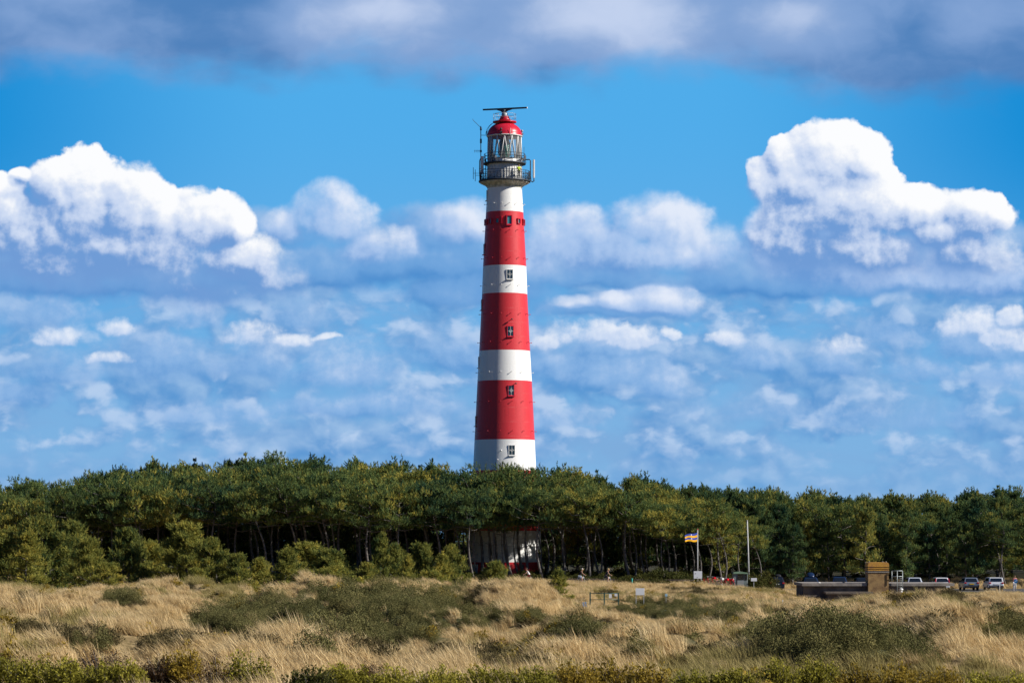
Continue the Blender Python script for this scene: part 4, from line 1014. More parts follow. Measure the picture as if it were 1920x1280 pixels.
NEAR = [  # column, top row, distance, half width in px, material, words
 (14, 1236, 66, 45, M_LEAFY, 'yellow-green leafy shrub in the bottom left corner'),
 (72, 1240, 64, 45, M_LEAFY, 'yellow-green leafy shrub second from the bottom left corner'),
 (128, 1250, 63, 42, M_LEAFY, 'low yellow-green shrub before the dark brown bush'),
 (192, 1222, 72, 66, M_BROWN, 'dark brown rounded heather bush at the bottom left'),
 (205, 1254, 62, 46, M_LEAFY, 'low leafy shrub at the foot of the dark brown bush'),
 (248, 1262, 62, 30, M_LEAFY, 'small yellow-green shrub between the brown bushes'),
 (300, 1234, 68, 38, M_BROWN, 'greyish brown twiggy bush left of the golden one'),
 (352, 1226, 68, 42, M_GOLD, 'golden-tipped bush among brown twigs at the bottom left'),
 (405, 1240, 66, 40, M_BROWN, 'reddish brown twiggy bush right of the golden-tipped one'),
 (462, 1236, 66, 30, M_LEAFY, 'bright green rounded shrub alone near the bottom edge'),
 (500, 1252, 66, 24, M_LEAFY, 'small green shrub touching the bright green one'),
 (585, 1264, 62, 46, M_HEDGE, 'low olive shrub at the bottom edge left of centre'),
 (650, 1254, 66, 50, M_LEAFY, 'low yellow-olive shrub at the bottom edge'),
 (700, 1246, 70, 34, M_BROWN, 'small russet bush behind the yellow-olive shrub'),
 (740, 1266, 62, 50, M_LEAFY, 'low yellow shrub right of the russet bush'),
 (830, 1262, 62, 52, M_LEAFY, 'yellow leafy shrub below the lighthouse, left'),
 (915, 1258, 63, 50, M_LEAFY, 'yellow leafy shrub straight below the lighthouse'),
 (1000, 1258, 63, 50, M_LEAFY, 'yellow leafy shrub below the lighthouse, right'),
 (1085, 1250, 66, 48, M_GOLD, 'golden shrub over a dark base right of the bottom centre'),
 (1150, 1243, 68, 56, M_GOLD, 'larger golden-brown shrub with a dark base at the bottom'),
 (1225, 1252, 66, 46, M_GOLD, 'golden-brown shrub right of the larger one'),
 (1300, 1268, 62, 46, M_LEAFY, 'low green-yellow shrub at the bottom right of centre'),
 (1380, 1264, 62, 46, M_LEAFY, 'low green-yellow shrub left of the bright yellow-green pair'),
 (1462, 1246, 66, 42, M_LEAFY, 'bright yellow-green shrub, left one of a pair'),
 (1535, 1244, 67, 44, M_LEAFY, 'bright yellow-green shrub, right one of a pair'),
 (1610, 1258, 64, 46, M_GOLD, 'rusty golden shrub right of the bright pair'),
 (1690, 1254, 65, 50, M_GOLD, 'rusty golden shrub below the green dune patch'),
 (1770, 1262, 63, 46, M_GOLD, 'rusty golden shrub near the bottom right'),
 (1845, 1268, 62, 40, M_LEAFY, 'low green shrub near the bottom right corner'),
 (1905, 1272, 62, 36, M_LEAFY, 'low green shrub in the bottom right corner')]
rs = np.random.default_rng(11)
def sample(y0, y1, dens):
    """random spots inside the view wedge (with a margin to either side)"""
    area = 0.5 * (y1 ** 2 - y0 ** 2) * 0.40 + (y1 - y0) * 12
    n = int(area * dens); Y = np.sqrt(rs.uniform(y0 ** 2, y1 ** 2, n * 2)); X_ = rs.uniform(-1, 1, n * 2) * (Y * 0.20 + 6)
    return X_[:n], Y[:n]
Xs, Ys = [], []
for y0, y1, dn in ((46, 100, 6.6), (100, 150, 5.4), (150, 200, 4.4), (200, 250, 3.8), (250, 306, 3.5)):
    a, b_ = sample(y0, y1, dn); Xs.append(a); Ys.append(b_)
Xs = np.concatenate(Xs); Ys = np.concatenate(Ys)
sc_, px_, py_ = scrubness(Xs, Ys)
Zs = ground(Xs, Ys)
clump = fbm(Xs / 1.6, Ys / 2.2, 77, 2); patch = fbm(Xs / 9.0, Ys / 16.0, 55, 2); green = fbm(Xs / 6.0, Ys / 9.0, 91, 3)
bunk = (Xs > px2x(1500, 285)) & (Xs < px2x(1775, 285) + 1) & (Ys > 283.5) & (Ys < 296)
u_ = rs.uniform(0, 1, len(Xs))
for (spx, stp, sY, shw, _m, _l) in NEAR:
    sx = px2x(spx, sY); sw = shw * sY / F * 1.25
    bunk = bunk | (((Xs - sx) / sw) ** 2 + ((Ys - sY) / (sw * .8)) ** 2 < .9) | ((np.abs(Xs - sx) < sw) & (Ys < sY) & (Ys > sY - 7))
roadish = (px_ > 850) & (px_ < 1440) & (Ys > 305.3)
bunk = bunk | roadish
is_scrub = (u_ < sc_ * .90) & ~bunk
lee = ground(Xs - .6, Ys) - ground(Xs + .6, Ys)
hollow = ((fbm(Xs / 6.0, Ys / 13.0, 3, 2) < .36) | (lee < -.50)) & (fbm(Xs / 2.2, Ys / 3.4, 123, 2) > .52)
is_heath = ~is_scrub & (hollow | (heathness(Xs, Ys, px_, py_) > .12)) & (Ys < 300) & (u_ < .9) & ~bunk
is_gold = ~is_scrub & ~is_heath & (u_ > .965) & (green > .45) & ~bunk
# greener towards the front right and in the hollows
gz_ = np.clip((px_ - 1000) / 500, 0, 1) * np.clip((py_ - 1165) / 40, 0, 1) * .28 + np.clip((1100 - np.abs(px_ - 1100)) / 900, 0, 1) * np.clip((py_ - 1200) / 50, 0, 1) * .10
is_sedge = ~is_scrub & ~is_gold & ~is_heath & (green + gz_ + rs.normal(0, .05, len(Xs)) > .655) & ~bunk
is_straw = ~is_scrub & ~is_gold & ~is_heath & ~is_sedge & ~bunk & (clump > .20)
is_sedge &= (clump > .20)
def put(name, protos, msk, smin, smax, tiltx=.12, flat=1.0):
    P_ = np.stack([Xs[msk], Ys[msk], Zs[msk]], 1); n = len(P_)
    low_ = np.where((px_[msk] > 1780) & (Ys[msk] > 262) & (Ys[msk] < 306), .6, 1.0) * np.where((px_[msk] > 1070) & (px_[msk] < 1290) & (Ys[msk] > 140) & (Ys[msk] < 225), .5, 1.0) * np.where((px_[msk] > 1085) & (px_[msk] < 1262) & (Ys[msk] > 222) & (Ys[msk] < 264), .45, 1.0)
    s_ = rs.uniform(smin, smax, n) * (.72 + .6 * np.clip(clump[msk] * 1.3, 0, 1)) * low_
    sc3 = np.stack([s_, s_, s_ * flat * rs.uniform(.55, 1.35, n)], 1)
    rt_ = np.stack([rs.normal(0, tiltx, n), rs.normal(-.08, tiltx, n), rs.uniform(-.7, .7, n)], 1)
    print(name, n)
    return scatter(name, protos, P_, sc3, rt_, rs.integers(0, len(protos), n))
# the dry verge behind the car park and the rough grass at the left foot of the wood
ex = rs.uniform(px2x(1425, 340), px2x(2100, 340), 900); ey = rs.uniform(336, 347, 900)
ex2 = rs.uniform(px2x(-100, 315), px2x(880, 315), 1600); ey2 = rs.uniform(300, 325, 1600)
ex3 = rs.uniform(px2x(880, 319), px2x(1330, 319), 500); ey3 = rs.uniform(315, 324, 500)
ex = np.concatenate([ex, ex2, ex3]); ey = np.concatenate([ey, ey2, ey3])
Xs = np.concatenate([Xs, ex]); Ys = np.concatenate([Ys, ey]); Zs = ground(Xs, Ys); px_ = 960 + F * Xs / Ys; m_ = len(ex)
clump = np.concatenate([clump, np.full(m_, .5)]); is_straw = np.concatenate([is_straw, np.ones(m_, bool)])
is_sedge, is_gold, is_scrub, is_heath = [np.concatenate([q, np.zeros(m_, bool)]) for q in (is_sedge, is_gold, is_scrub, is_heath)]
put('marram_grass', straw, is_straw, .75, 1.25)
put('green_grass', sedge, is_sedge, .75, 1.2)
put('dune_scrub', scrubs, is_scrub, .35, 1.35)
put('golden_scrub', golds, is_gold, .7, 1.2)
put('brown_heath', heaths, is_heath, .7, 1.25)

# the dim depth of the wood: more pines than anyone could tell apart
rq = np.random.default_rng(4); n = 130
X_ = rq.uniform(-95, 95, n); Y_ = rq.uniform(374, 420, n)
deep = []
for i, (rt_o, tr_o, cr_o) in enumerate(BUSHY[:4]):
    a = cr_o.data; o = bpy.data.objects.new('deep_pine', a); deep.append(o)
s_ = rq.uniform(.55, .72, n)
scatter('deep_wood', deep, np.stack([X_, Y_, ground(X_, Y_)], 1), np.stack([s_ * 1.3, s_ * 1.3, s_], 1), np.stack([0 * s_, 0 * s_, rq.uniform(0, 6.28, n)], 1), rq.integers(0, 4, n))
# undergrowth on the floor of the wood
und = [proto('undergrowth_mound', [leaves(80 + i, 900, .9, 1.0, .16)], M_HEDGE) for i in range(3)]
n = 420; X_ = rq.uniform(-75, 75, n); Y_ = rq.uniform(326, 372, n); k = ((X_ - LX) ** 2 + (Y_ - LY) ** 2 > 30) & ~((960 + F * X_ / Y_ > 1420) & (Y_ < 350)); X_, Y_ = X_[k], Y_[k]; n = len(X_); s_ = rq.uniform(.5, 1.2, n)
scatter('undergrowth', und, np.stack([X_, Y_, ground(X_, Y_)], 1), np.stack([s_, s_, s_ * .9], 1), np.stack([0 * s_, 0 * s_, rq.uniform(0, 6.28, n)], 1), rq.integers(0, 3, n))

# ------------------------------------------------------------------ shrubs
def shrub_mesh(seed, rx, ry, h, stems, per, leaf, material, tintm=.5):
    """a shrub of upright leafy stems fanning out from its foot"""
    rg = np.random.default_rng(seed); sb = MB(); P_, D_ = [], []
    for i in range(stems):
        a = rg.uniform(0, 6.283); r = math.sqrt(rg.uniform(0, 1)); lean = r * rg.uniform(.7, 1.0)
        b0 = np.array([math.cos(a) * r * rx * .35, math.sin(a) * r * ry * .35, -.05]); hh = h * (1 - .45 * r * r) * rg.uniform(.42, 1.2)
        e = np.array([math.cos(a) * lean * rx - .08 * h, math.sin(a) * lean * ry, hh]); mid = (b0 + e) / 2 + np.array([0, 0, .1 * hh])
        if i % 3 == 0: sb.tube([tuple(b0), tuple(mid), tuple(e)], [.018, .012, .006], 4, cap=False)
        q = rg.uniform(.12, 1.03, (per, 1)); p = (1 - q) ** 2 * b0 + 2 * q * (1 - q) * mid + q * q * e + rg.normal(size=(per, 3)) * .05 * h
        P_.append(p); d = unit(e - mid); D_.append(d + rg.normal(size=(per, 3)) * .7)
    p = np.concatenate(P_); d = unit(np.concatenate(D_)); n = len(p); s_ = leaf * rg.uniform(.6, 1.3, (n, 1)); p[:, 2] = np.maximum(p[:, 2], .02)
    sd = unit(np.cross(d, rg.normal(size=(n, 3)))) * s_ * .26
    co = np.stack([np.stack([p, p + d * s_ * .5 + sd, p + d * s_], 1), np.stack([p, p + d * s_, p + d * s_ * .5 - sd], 1)], 1).reshape(-1, 3, 3)
    tt = np.repeat(np.clip(rg.normal(tintm, .18, n) + (p[:, 2] / h - .6) * .15, 0, 1), 2)
    return tri_mesh('leaves', co, tt, material), sb
def put_shrub(x, y, me, sb, rz=0.0, z=None, **k):
    r = empty('shrub', (x, y, gz(x, y) if z is None else z), rz, **k)
    o = bpy.data.objects.new('foliage', me); COL.objects.link(o); o.parent = r
    if sb is not None: sb.build('stems', M_BARK, r)
    return r
for i, (px, tp, Y_, hw, m_, lb) in enumerate(NEAR):
    x_ = px2x(px, Y_); z0 = gz(x_, Y_); w_ = hw * Y_ / F * 1.25; h_ = max(.6, (py2z(tp, Y_) - z0) * 1.06)
    me_, sb = shrub_mesh(700 + i, w_, w_ * .8, h_, 130, 46, .066 if m_ is not M_BROWN else .042, m_)
    put_shrub(x_, Y_, me_, sb, label=lb, cat='shrub', group='shrubs along the bottom of the picture')
# bushes beside the road and at the foot of the wood
HB = [(1172, 1072, 316, 24, 'olive bush left of the teal post'), (1206, 1064, 320, 34, 'tall olive bush behind the teal post'), (1238, 1062, 321, 34, 'tall olive bush between teal post and flagpole'), (1268, 1066, 320, 32, 'olive bush before the bare trunks left of the flagpole'),
      (1222, 1082, 312, 36, 'low dark bush hanging over the road edge'), (1290, 1076, 319, 26, 'olive bush touching the white information board'), (1085, 1074, 322, 34, 'dark low bush behind the first cyclist'), (1120, 1078, 322, 30, 'dark low bush between the two cyclists'),
      (1040, 1078, 322, 30, 'low dark bush right of the lighthouse foot'), (1000, 1074, 321, 24, 'sunlit bush at the lighthouse foot'), (1412, 1066, 318, 26, 'rounded bush right of the green-roofed cabin'), (1436, 1068, 320, 24, 'rounded bush left of the first dark car'),
      (965, 1074, 323, 26, 'bush at the lighthouse foot behind the leftmost cyclist'), (1146, 1070, 323, 28, 'dark bush under the leaning bare trunks')]
for i, (px, tp, Y_, hw, lb) in enumerate(HB):
    x_ = px2x(px, Y_); z0 = gz(x_, Y_); w_ = hw * Y_ / F * 1.2; h_ = max(.6, py2z(tp, Y_) - z0)
    co, tt = leaves(900 + i, 2600, w_, h_ * .85, .17)
    r = put_shrub(x_, Y_, tri_mesh('leaves', co, tt, M_HEDGE), None, label=lb, cat='bush', group='bushes at the foot of the wood'); r.name = 'bush'

for i, (px, tp, hw) in enumerate(((884, 1068, 20), (912, 1064, 22), (985, 1066, 18), (1008, 1070, 16))):
    Y_ = 327 + i % 2; x_ = px2x(px, Y_); z0 = gz(x_, Y_); co, tt = leaves(960 + i, 2000, hw * Y_ / F * 1.2, (py2z(tp, Y_) - z0) * .9, .16)
    r = put_shrub(x_, Y_, tri_mesh('leaves', co, tt, M_HEDGE), None, label=('dark bush at the left side of', 'dark bush before the left half of', 'dark bush before the right half of', 'dark bush at the right side of')[i] + ' the lighthouse foot', cat='bush', group='bushes at the foot of the wood'); r.name = 'bush'

# ------------------------------------------------------------------ road and car park
M_ASPH = mat('asphalt', (0.05, 0.05, 0.052), 0.9, (0.085, 0.083, 0.08), 1.2, bump=0.3, bscale=30)
mb = MB(); xs_ = np.linspace(px2x(840, 310), px2x(1432, 310), 60)
vs = [(x_, y_, gz(x_, y_) + .03) for y_ in (307.2, 309, 311, 313.2) for x_ in xs_]
mb.add(vs, [(r_ * 60 + i, r_ * 60 + i + 1, (r_ + 1) * 60 + i + 1, (r_ + 1) * 60 + i) for r_ in range(3) for i in range(59)], sm=True)
tag(mb.build('road', M_ASPH), kind='structure')
mb = MB(); xa, xb = px2x(1440, 320) + .3, px2x(2300, 320); nx_ = 40
vs = [(lerp(xa, xb, i / nx_), y_, gz(lerp(xa, xb, i / nx_), y_) + .03) for y_ in (306, 310, 314, 318, 322, 326, 330, 333) for i in range(nx_ + 1)]
mb.add(vs, [(r_ * (nx_ + 1) + i, r_ * (nx_ + 1) + i + 1, (r_ + 1) * (nx_ + 1) + i + 1, (r_ + 1) * (nx_ + 1) + i) for r_ in range(7) for i in range(nx_)], sm=True)
tag(mb.build('car_park', M_ASPH), kind='structure')

# ------------------------------------------------------------------ bunker with its chimney block
M_CONC = mat('old_concrete', (0.10, 0.08, 0.07), 0.9, (0.18, 0.15, 0.125), 1.1, bump=.5, bscale=6)
M_CONCL = mat('roof_concrete', (0.20, 0.18, 0.16), 0.9, (0.31, 0.28, 0.25), 0.9, bump=.4, bscale=6)
M_BRICKB = mat('brown_brick', (0.22, 0.13, 0.06), 0.9, (0.40, 0.26, 0.11), 1.6, bump=.6, bscale=14)
M_LICHEN = mat('orange_lichen', (0.60, 0.32, 0.05), 0.9, (0.42, 0.21, 0.07), 2.6, bump=.5, bscale=10)
YB = 285.0
def bz(py): return py2z(py, YB)
def bx_(px): return px2x(px, YB)
bk = empty('bunker', (bx_(1640), YB, 0), label='low flat-roofed concrete bunker half buried in the dune grass', cat='bunker')
def ox(px): return bx_(px) - bx_(1640)
mb = MB(); mb.box(ox(1508), ox(1775), .35, 8.0, -1.2, bz(1098.2)); mb.build('wall', M_CONC, bk)
mb = MB(); mb.box(ox(1504), ox(1625.5), 0, 8.4, bz(1098), bz(1092.5)); mb.box(ox(1666.5), ox(1790), 0, 8.4, bz(1098), bz(1092.8)); mb.box(ox(1625.6), ox(1666.4), 2.2, 8.4, bz(1098), bz(1092.6)); mb.build('roof', M_CONCL, bk)
mb = MB(); mb.box(ox(1548), ox(1628), -2.1, .3, -1.0, bz(1112.5)); mb.box(ox(1544), ox(1632), -2.3, .32, bz(1112.3), bz(1108.5)); mb.box(ox(1668), ox(1740), -2.0, .3, -1.0, bz(1111.5)); mb.box(ox(1666), ox(1744), -2.2, .32, bz(1111.3), bz(1109.6)); mb.build('front_apron', M_CONC, bk)
ch = MB(); xl, xr = ox(1627.5), ox(1666); ch.box(xl, xr, -.15, 2.1, -1, bz(1073)); cho = ch.build('chimney_block', M_BRICKB, bk)
zt = 1073
for a, b_, k in ((1070.6, 1072.8, 1), (1067.2, 1069.4, 2), (1063.8, 1066.0, 2)):
    mb = MB(); mb.box(xl - .03, xr + .03, -.2, 2.15, bz(b_), bz(a)); mb.build('louvre', M_CONCL if k == 1 else M_LICHEN, cho)
mb = MB(); mb.box(xl + .12, xr - .12, 0, 1.95, bz(1072.9), bz(1062.4)); mb.build('louvre_core', M_DARK, cho)
mb = MB(); z0, z1 = bz(1062.3), bz(1053.5)
mb.prism([(xl - .03, z0), (xr + .03, z0), (xr + .03, z1 - .22), (xr - .05, z1 - .06), (xr - .2, z1), (xl + .2, z1), (xl + .05, z1 - .06), (xl - .03, z1 - .22)], -.2, 2.15); mb.build('cap', M_LICHEN, cho)
mb = MB()
for x_ in (1671.5, 1681.5, 1691.5): mb.tube([(ox(x_), -.3, bz(1109) if x_ > 1675 else bz(1091)), (ox(x_), -.3, bz(1069.5))], .035, 6)
for z_ in (1069.5, 1080): mb.tube([(ox(1671.5), -.3, bz(z_)), (ox(1691.5), -.3, bz(z_))], .03, 6)
for z_ in range(1084, 1109, 4): mb.tube([(ox(1681.5), -.3, bz(z_)), (ox(1691.5), -.3, bz(z_))], .018, 5)
mb.build('ladder_rail', mat('galvanised_steel', (0.45, 0.50, 0.50), 0.45, (0.36, 0.40, 0.41), 5, metal=.4), bk)
mb = MB(); cx = ox(1686); mb.tube([(cx, -1.4, bz(1111)), (cx, -1.4, bz(1105.5))], .15, 12); mb.ell((cx, -1.4, bz(1104)), (.22, .22, .13), 14, 8); mb.build('vent_cap', M_WHITEP, bk)
for (px, y_, k) in ((1537, .5, 0), (1584, .8, 1), (1655, -.1, 2), (1662, .1, 2), (1630, -.1, 2)):   # gulls resting? small pale stones on the roof and cap
    mb = MB(); zt_ = bz(1092.5) if k < 2 else bz(1053.5); mb.ell((ox(px), y_ + .2, zt_ + .03), (.16 if k < 2 else .08, .12, .07), 8, 6); mb.build('pale_stone', M_CONCL if k else M_WHITEP, bk)

# ------------------------------------------------------------------ cars
M_GLASSC = mat('car_glass', (0.012, 0.016, 0.022), 0.06, spec=.9)
M_TYRE = mat('tyre', (0.02, 0.02, 0.02), .85); M_RIM = mat('rim', (.5, .5, .52), .3, metal=.8)
M_TAIL = mat('tail_light', (0.45, 0.01, 0.015), .2, spec=.8); M_PLATE = mat('yellow_plate', (0.72, 0.42, 0.01), .5); M_PLATEW = mat('white_plate', (.7, .7, .7), .5)
M_TRIM = mat('black_trim', (0.018, 0.018, 0.02), .5)
def paint(nm, c): return mat(nm, c, .28, spec=.6, metal=.15)
def bevel(o, w=.05, seg=2):
    md = o.modifiers.new('bevel', 'BEVEL'); md.width = w; md.segments = seg; md.limit_method = 'ANGLE'; md.angle_limit = rad(25); return o
def frustum(mb, b, t, m=0):
    """b, t: (x half, y0, y1, z)"""
    vs = [(-b[0], b[1], b[3]), (b[0], b[1], b[3]), (b[0], b[2], b[3]), (-b[0], b[2], b[3]), (-t[0], t[1], t[3]), (t[0], t[1], t[3]), (t[0], t[2], t[3]), (-t[0], t[2], t[3])]
    mb.add(vs, [(3, 2, 1, 0), (4, 5, 6, 7), (0, 1, 5, 4), (1, 2, 6, 5), (2, 3, 7, 6), (3, 0, 4, 7)], m)
def car(px, Y_, col, hw=.86, h=1.5, kind='hatch', plate=M_PLATE, rz=0.0, box=False, tail='side', label=''):
    x_ = px2x(px, Y_); r = empty('parked_car', (x_, Y_, gz(x_, Y_) + .03), rz, label=label, cat='car', group='cars parked in a row at the edge of the wood')
    van = kind == 'van'; L_ = 4.3; zb = .95 if not van else 1.0; wt = hw * (.78 if not van else .88); rs_ = .42 if not van else .12
    mb = MB(); mb.prism([(0.0, .32), (L_, .32), (L_ + .02, .62), (L_ - .12, .80), (L_ - .95, zb), (.02, zb), (-.04, .7)], -hw, hw, axis='x')
    bevel(mb.build('body', col, r), .09, 3)
    mb = MB(); frustum(mb, (hw * .97, .03, 3.2, zb - .02), (wt, rs_, 2.35 if not van else 2.6, h)); cb = bevel(mb.build('cabin', col, r), .07, 3)
    y_b, y_t = .03, rs_
    def rear(px_, q):   # point on the slanted rear face
        z_ = lerp(zb, h, q); wq = lerp(hw * .97, wt, q); return Vector((px_ * wq, lerp(y_b, y_t, q) - .012, z_))
    mb = MB(); p = [rear(-.80, .12), rear(.80, .12), rear(.78, .84), rear(-.78, .84)]; n_ = (p[1] - p[0]).cross(p[3] - p[0]).normalized(); p2 = [q + n_ * .015 for q in p]; p1 = [q - n_ * .02 for q in p]
    mb.add(p1 + p2, [(4, 5, 6, 7), (0, 3, 2, 1), (0, 1, 5, 4), (1, 2, 6, 5), (2, 3, 7, 6), (3, 0, 4, 7)]); mb.build('rear_window', M_GLASSC, r)
    for sx in (-1, 1):
        mb = MB(); a = [Vector((sx * lerp(hw * .97, wt, q) + sx * .006, y_, lerp(zb, h, q))) for q, y_ in ((.15, .32), (.15, 2.75), (.84, 2.1), (.84, .55))]
        nn = Vector((sx, 0, .25)).normalized() * .012; mb.add(a + [q + nn for q in a], [(4, 5, 6, 7), (0, 3, 2, 1), (0, 1, 5, 4), (1, 2, 6, 5), (2, 3, 7, 6), (3, 0, 4, 7)]); mb.build('side_window', M_GLASSC, r)
        mb = MB()
        if tail == 'tall': mb.obox((sx * hw * .88, .12, 1.12), (1, 0, 0), (0, 1, 0), Vector((-.16 * sx, .3, 1)).normalized(), .055, .05, .30)
        else: mb.obox((sx * hw * .83, -.015, .88), (1, 0, 0), (0, 1, 0), (0, 0, 1), .13, .045, .075)
        bevel(mb.build('tail_light', M_TAIL, r), .02, 1)
        mb = MB(); mb.obox((sx * (hw + .10), 2.55, 1.02), (1, 0, 0), (0, 1, 0), (0, 0, 1), .10, .06, .075); mb.obox((sx * hw, 2.55, .99), (1, 0, 0), (0, 1, 0), (0, 0, 1), .06, .03, .02); bevel(mb.build('mirror', M_TRIM, r), .02, 1)
        for y_ in (.78, 3.45):
            mb = MB(); mb.tube([(sx * (hw - .2), y_, .33), (sx * (hw + .01), y_, .33)], .33, 20); w_ = mb.build('wheel', M_TYRE, r)
            mb = MB(); mb.tube([(sx * (hw + .0), y_, .33), (sx * (hw + .025), y_, .33)], .2, 14); mb.build('rim', M_RIM, w_)
    mb = MB(); mb.box(-.26, .26, -.07, -.045, .70, .81); mb.build('number_plate', plate, r)
    mb = MB(); mb.box(-hw * .97, hw * .97, -.10, .0, .36, .56); bevel(mb.build('bumper', M_TRIM if kind != 'estate' else col, r), .03, 2)
    mb = MB(); mb.tube([(-.02, rs_ - .05, lerp(zb, h, .1)), (.26, rs_ * .3, lerp(zb, h, .22))], .012, 4); mb.build('wiper', M_TRIM, r)
    if kind in ('estate', 'van'):
        for sx in (-1, 1):
            mb = MB(); mb.tube([(sx * wt * .88, .6, h + .0), (sx * wt * .88, .75, h + .05), (sx * wt * .88, 2.0, h + .05), (sx * wt * .88, 2.15, h)], .018, 5); mb.build('roof_rail', M_TRIM, r)
    return r, h
def roof_box(px, Y_, z_, w_, hh, m_, label, bike=False):
    x_ = px2x(px, Y_); r = empty('roof_box', (x_, Y_, gz(x_, Y_) + .03 + z_), label=label, cat='roof box')
    mb = MB(); n = 14; prof_ = [(.0, .02), (.35, .75), (.7, 1.0), (1.3, 1.0), (1.75, .7), (2.0, .1)]
    vs = []
    for y_, s_ in prof_:
        for k in range(n):
            a = math.pi * k / (n - 1); vs.append((math.cos(a) * w_ / 2 * (.55 + .45 * s_), y_, .08 + (max(0.0, math.sin(a)) ** .7) * hh * max(s_, .05)))
    fs = [(i * n + k, i * n + k + 1, (i + 1) * n + k + 1, (i + 1) * n + k) for i in range(5) for k in range(n - 1)] + [((i + 1) * n, (i + 1) * n + n - 1, i * n + n - 1, i * n) for i in range(5)] + [tuple(range(n)), tuple(range(5 * n + n - 1, 5 * n - 1, -1))]
    mb.add(vs, fs, 0, True); mb.build('shell', m_, r)
    mb = MB()
    for y_ in (.5, 1.4): mb.box(-w_ / 2 - .12, w_ / 2 + .12, y_, y_ + .05, 0, .085)
    mb.build('roof_bars', M_TRIM, r)
YC = 324.0
NAVY = paint('navy_paint', (0.012, 0.018, 0.035)); BLUE = paint('dark_blue_paint', (0.012, 0.03, 0.08)); SILV = paint('silver_paint', (0.42, 0.45, 0.50)); WHT = paint('white_car_paint', (0.75, 0.77, 0.80)); GREYB = paint('grey_blue_paint', (0.16, 0.20, 0.26)); ICE = paint('pale_silver_paint', (0.55, 0.60, 0.68))
car(1457, YC - 2, NAVY, .86, 1.55, 'estate', M_PLATEW, label='nearly black car with a flat roof box, leftmost of the parked row'); roof_box(1460, YC - 1.2, 1.56, .7, .24, M_TRIM, 'flat black roof box on the leftmost dark car')
car(1521, YC, BLUE, .88, 1.50, 'hatch', label='dark blue car carrying a big domed roof box'); roof_box(1521, YC + .5, 1.50, .95, .48, BLUE, 'big domed blue roof box on the second car')
car(1575, YC, BLUE, .87, 1.56, 'estate', label='dark blue estate with an orange number plate over the bunker roof')
car(1618, YC + .4, NAVY, .84, 1.46, 'hatch', label='dark low car half hidden left of the chimney block')
car(1716, YC, ICE, .87, 1.48, 'hatch', M_PLATEW, label='pale silver hatchback right of the steel ladder rail')
car(1767, YC - .5, WHT, .86, 1.48, 'estate', tail='tall', label='white estate with tall red tail lights')
car(1822, YC, GREYB, .87, 1.47, 'hatch', label='grey-blue hatchback between the two white cars')
car(1868, YC - .5, WHT, .86, 1.50, 'van', M_PLATEW, label='boxy white van with a big black rear window, rightmost of the row')

# ------------------------------------------------------------------ people and bicycles
def mt(n, c, r=.8): return mat(n, c, r)
M_SKIN = mt('skin', (0.50, 0.27, 0.18), .6); M_NAVYC = mt('navy_cloth', (0.012, 0.016, 0.035)); M_BLACKC = mt('black_cloth', (0.015, 0.015, 0.018)); M_PALE = mt('pale_blue_cloth', (0.50, 0.58, 0.70)); M_WHITEC = mt('white_cloth', (0.75, 0.75, 0.78))
M_REDC = mt('dark_red_cloth', (0.32, 0.015, 0.04)); M_HAIRG = mt('grey_hair', (0.50, 0.46, 0.42)); M_HAIRB = mt('brown_hair', (0.06, 0.035, 0.02)); M_BLOND = mt('blond_hair', (0.42, 0.28, 0.12)); M_VEST = mt('yellow_vest', (0.55, 0.75, 0.03)); M_SHOE = mt('white_shoe', (0.7, 0.7, 0.7)); M_PINK = mt('pink_cloth', (0.62, 0.22, 0.20))
def skin(name, pts, edges, m, parent, sub=2):
    me = bpy.data.meshes.new(name); ks = list(pts); me.from_pydata([pts[k][0] for k in ks], [(ks.index(a), ks.index(b)) for a, b in edges], []); me.materials.append(m)
    o = bpy.data.objects.new(name, me); COL.objects.link(o)
    if parent is not None: o.parent = parent
    sk = o.modifiers.new('skin', 'SKIN'); sk.use_smooth_shade = True
    for i, k in enumerate(ks):
        r_ = pts[k][1]; d = me.skin_vertices[0].data[i]; d.radius = (r_, r_) if not isinstance(r_, tuple) else r_; d.use_root = (i == 0)
    s_ = o.modifiers.new('sub', 'SUBSURF'); s_.levels = sub; s_.render_levels = sub
    return o
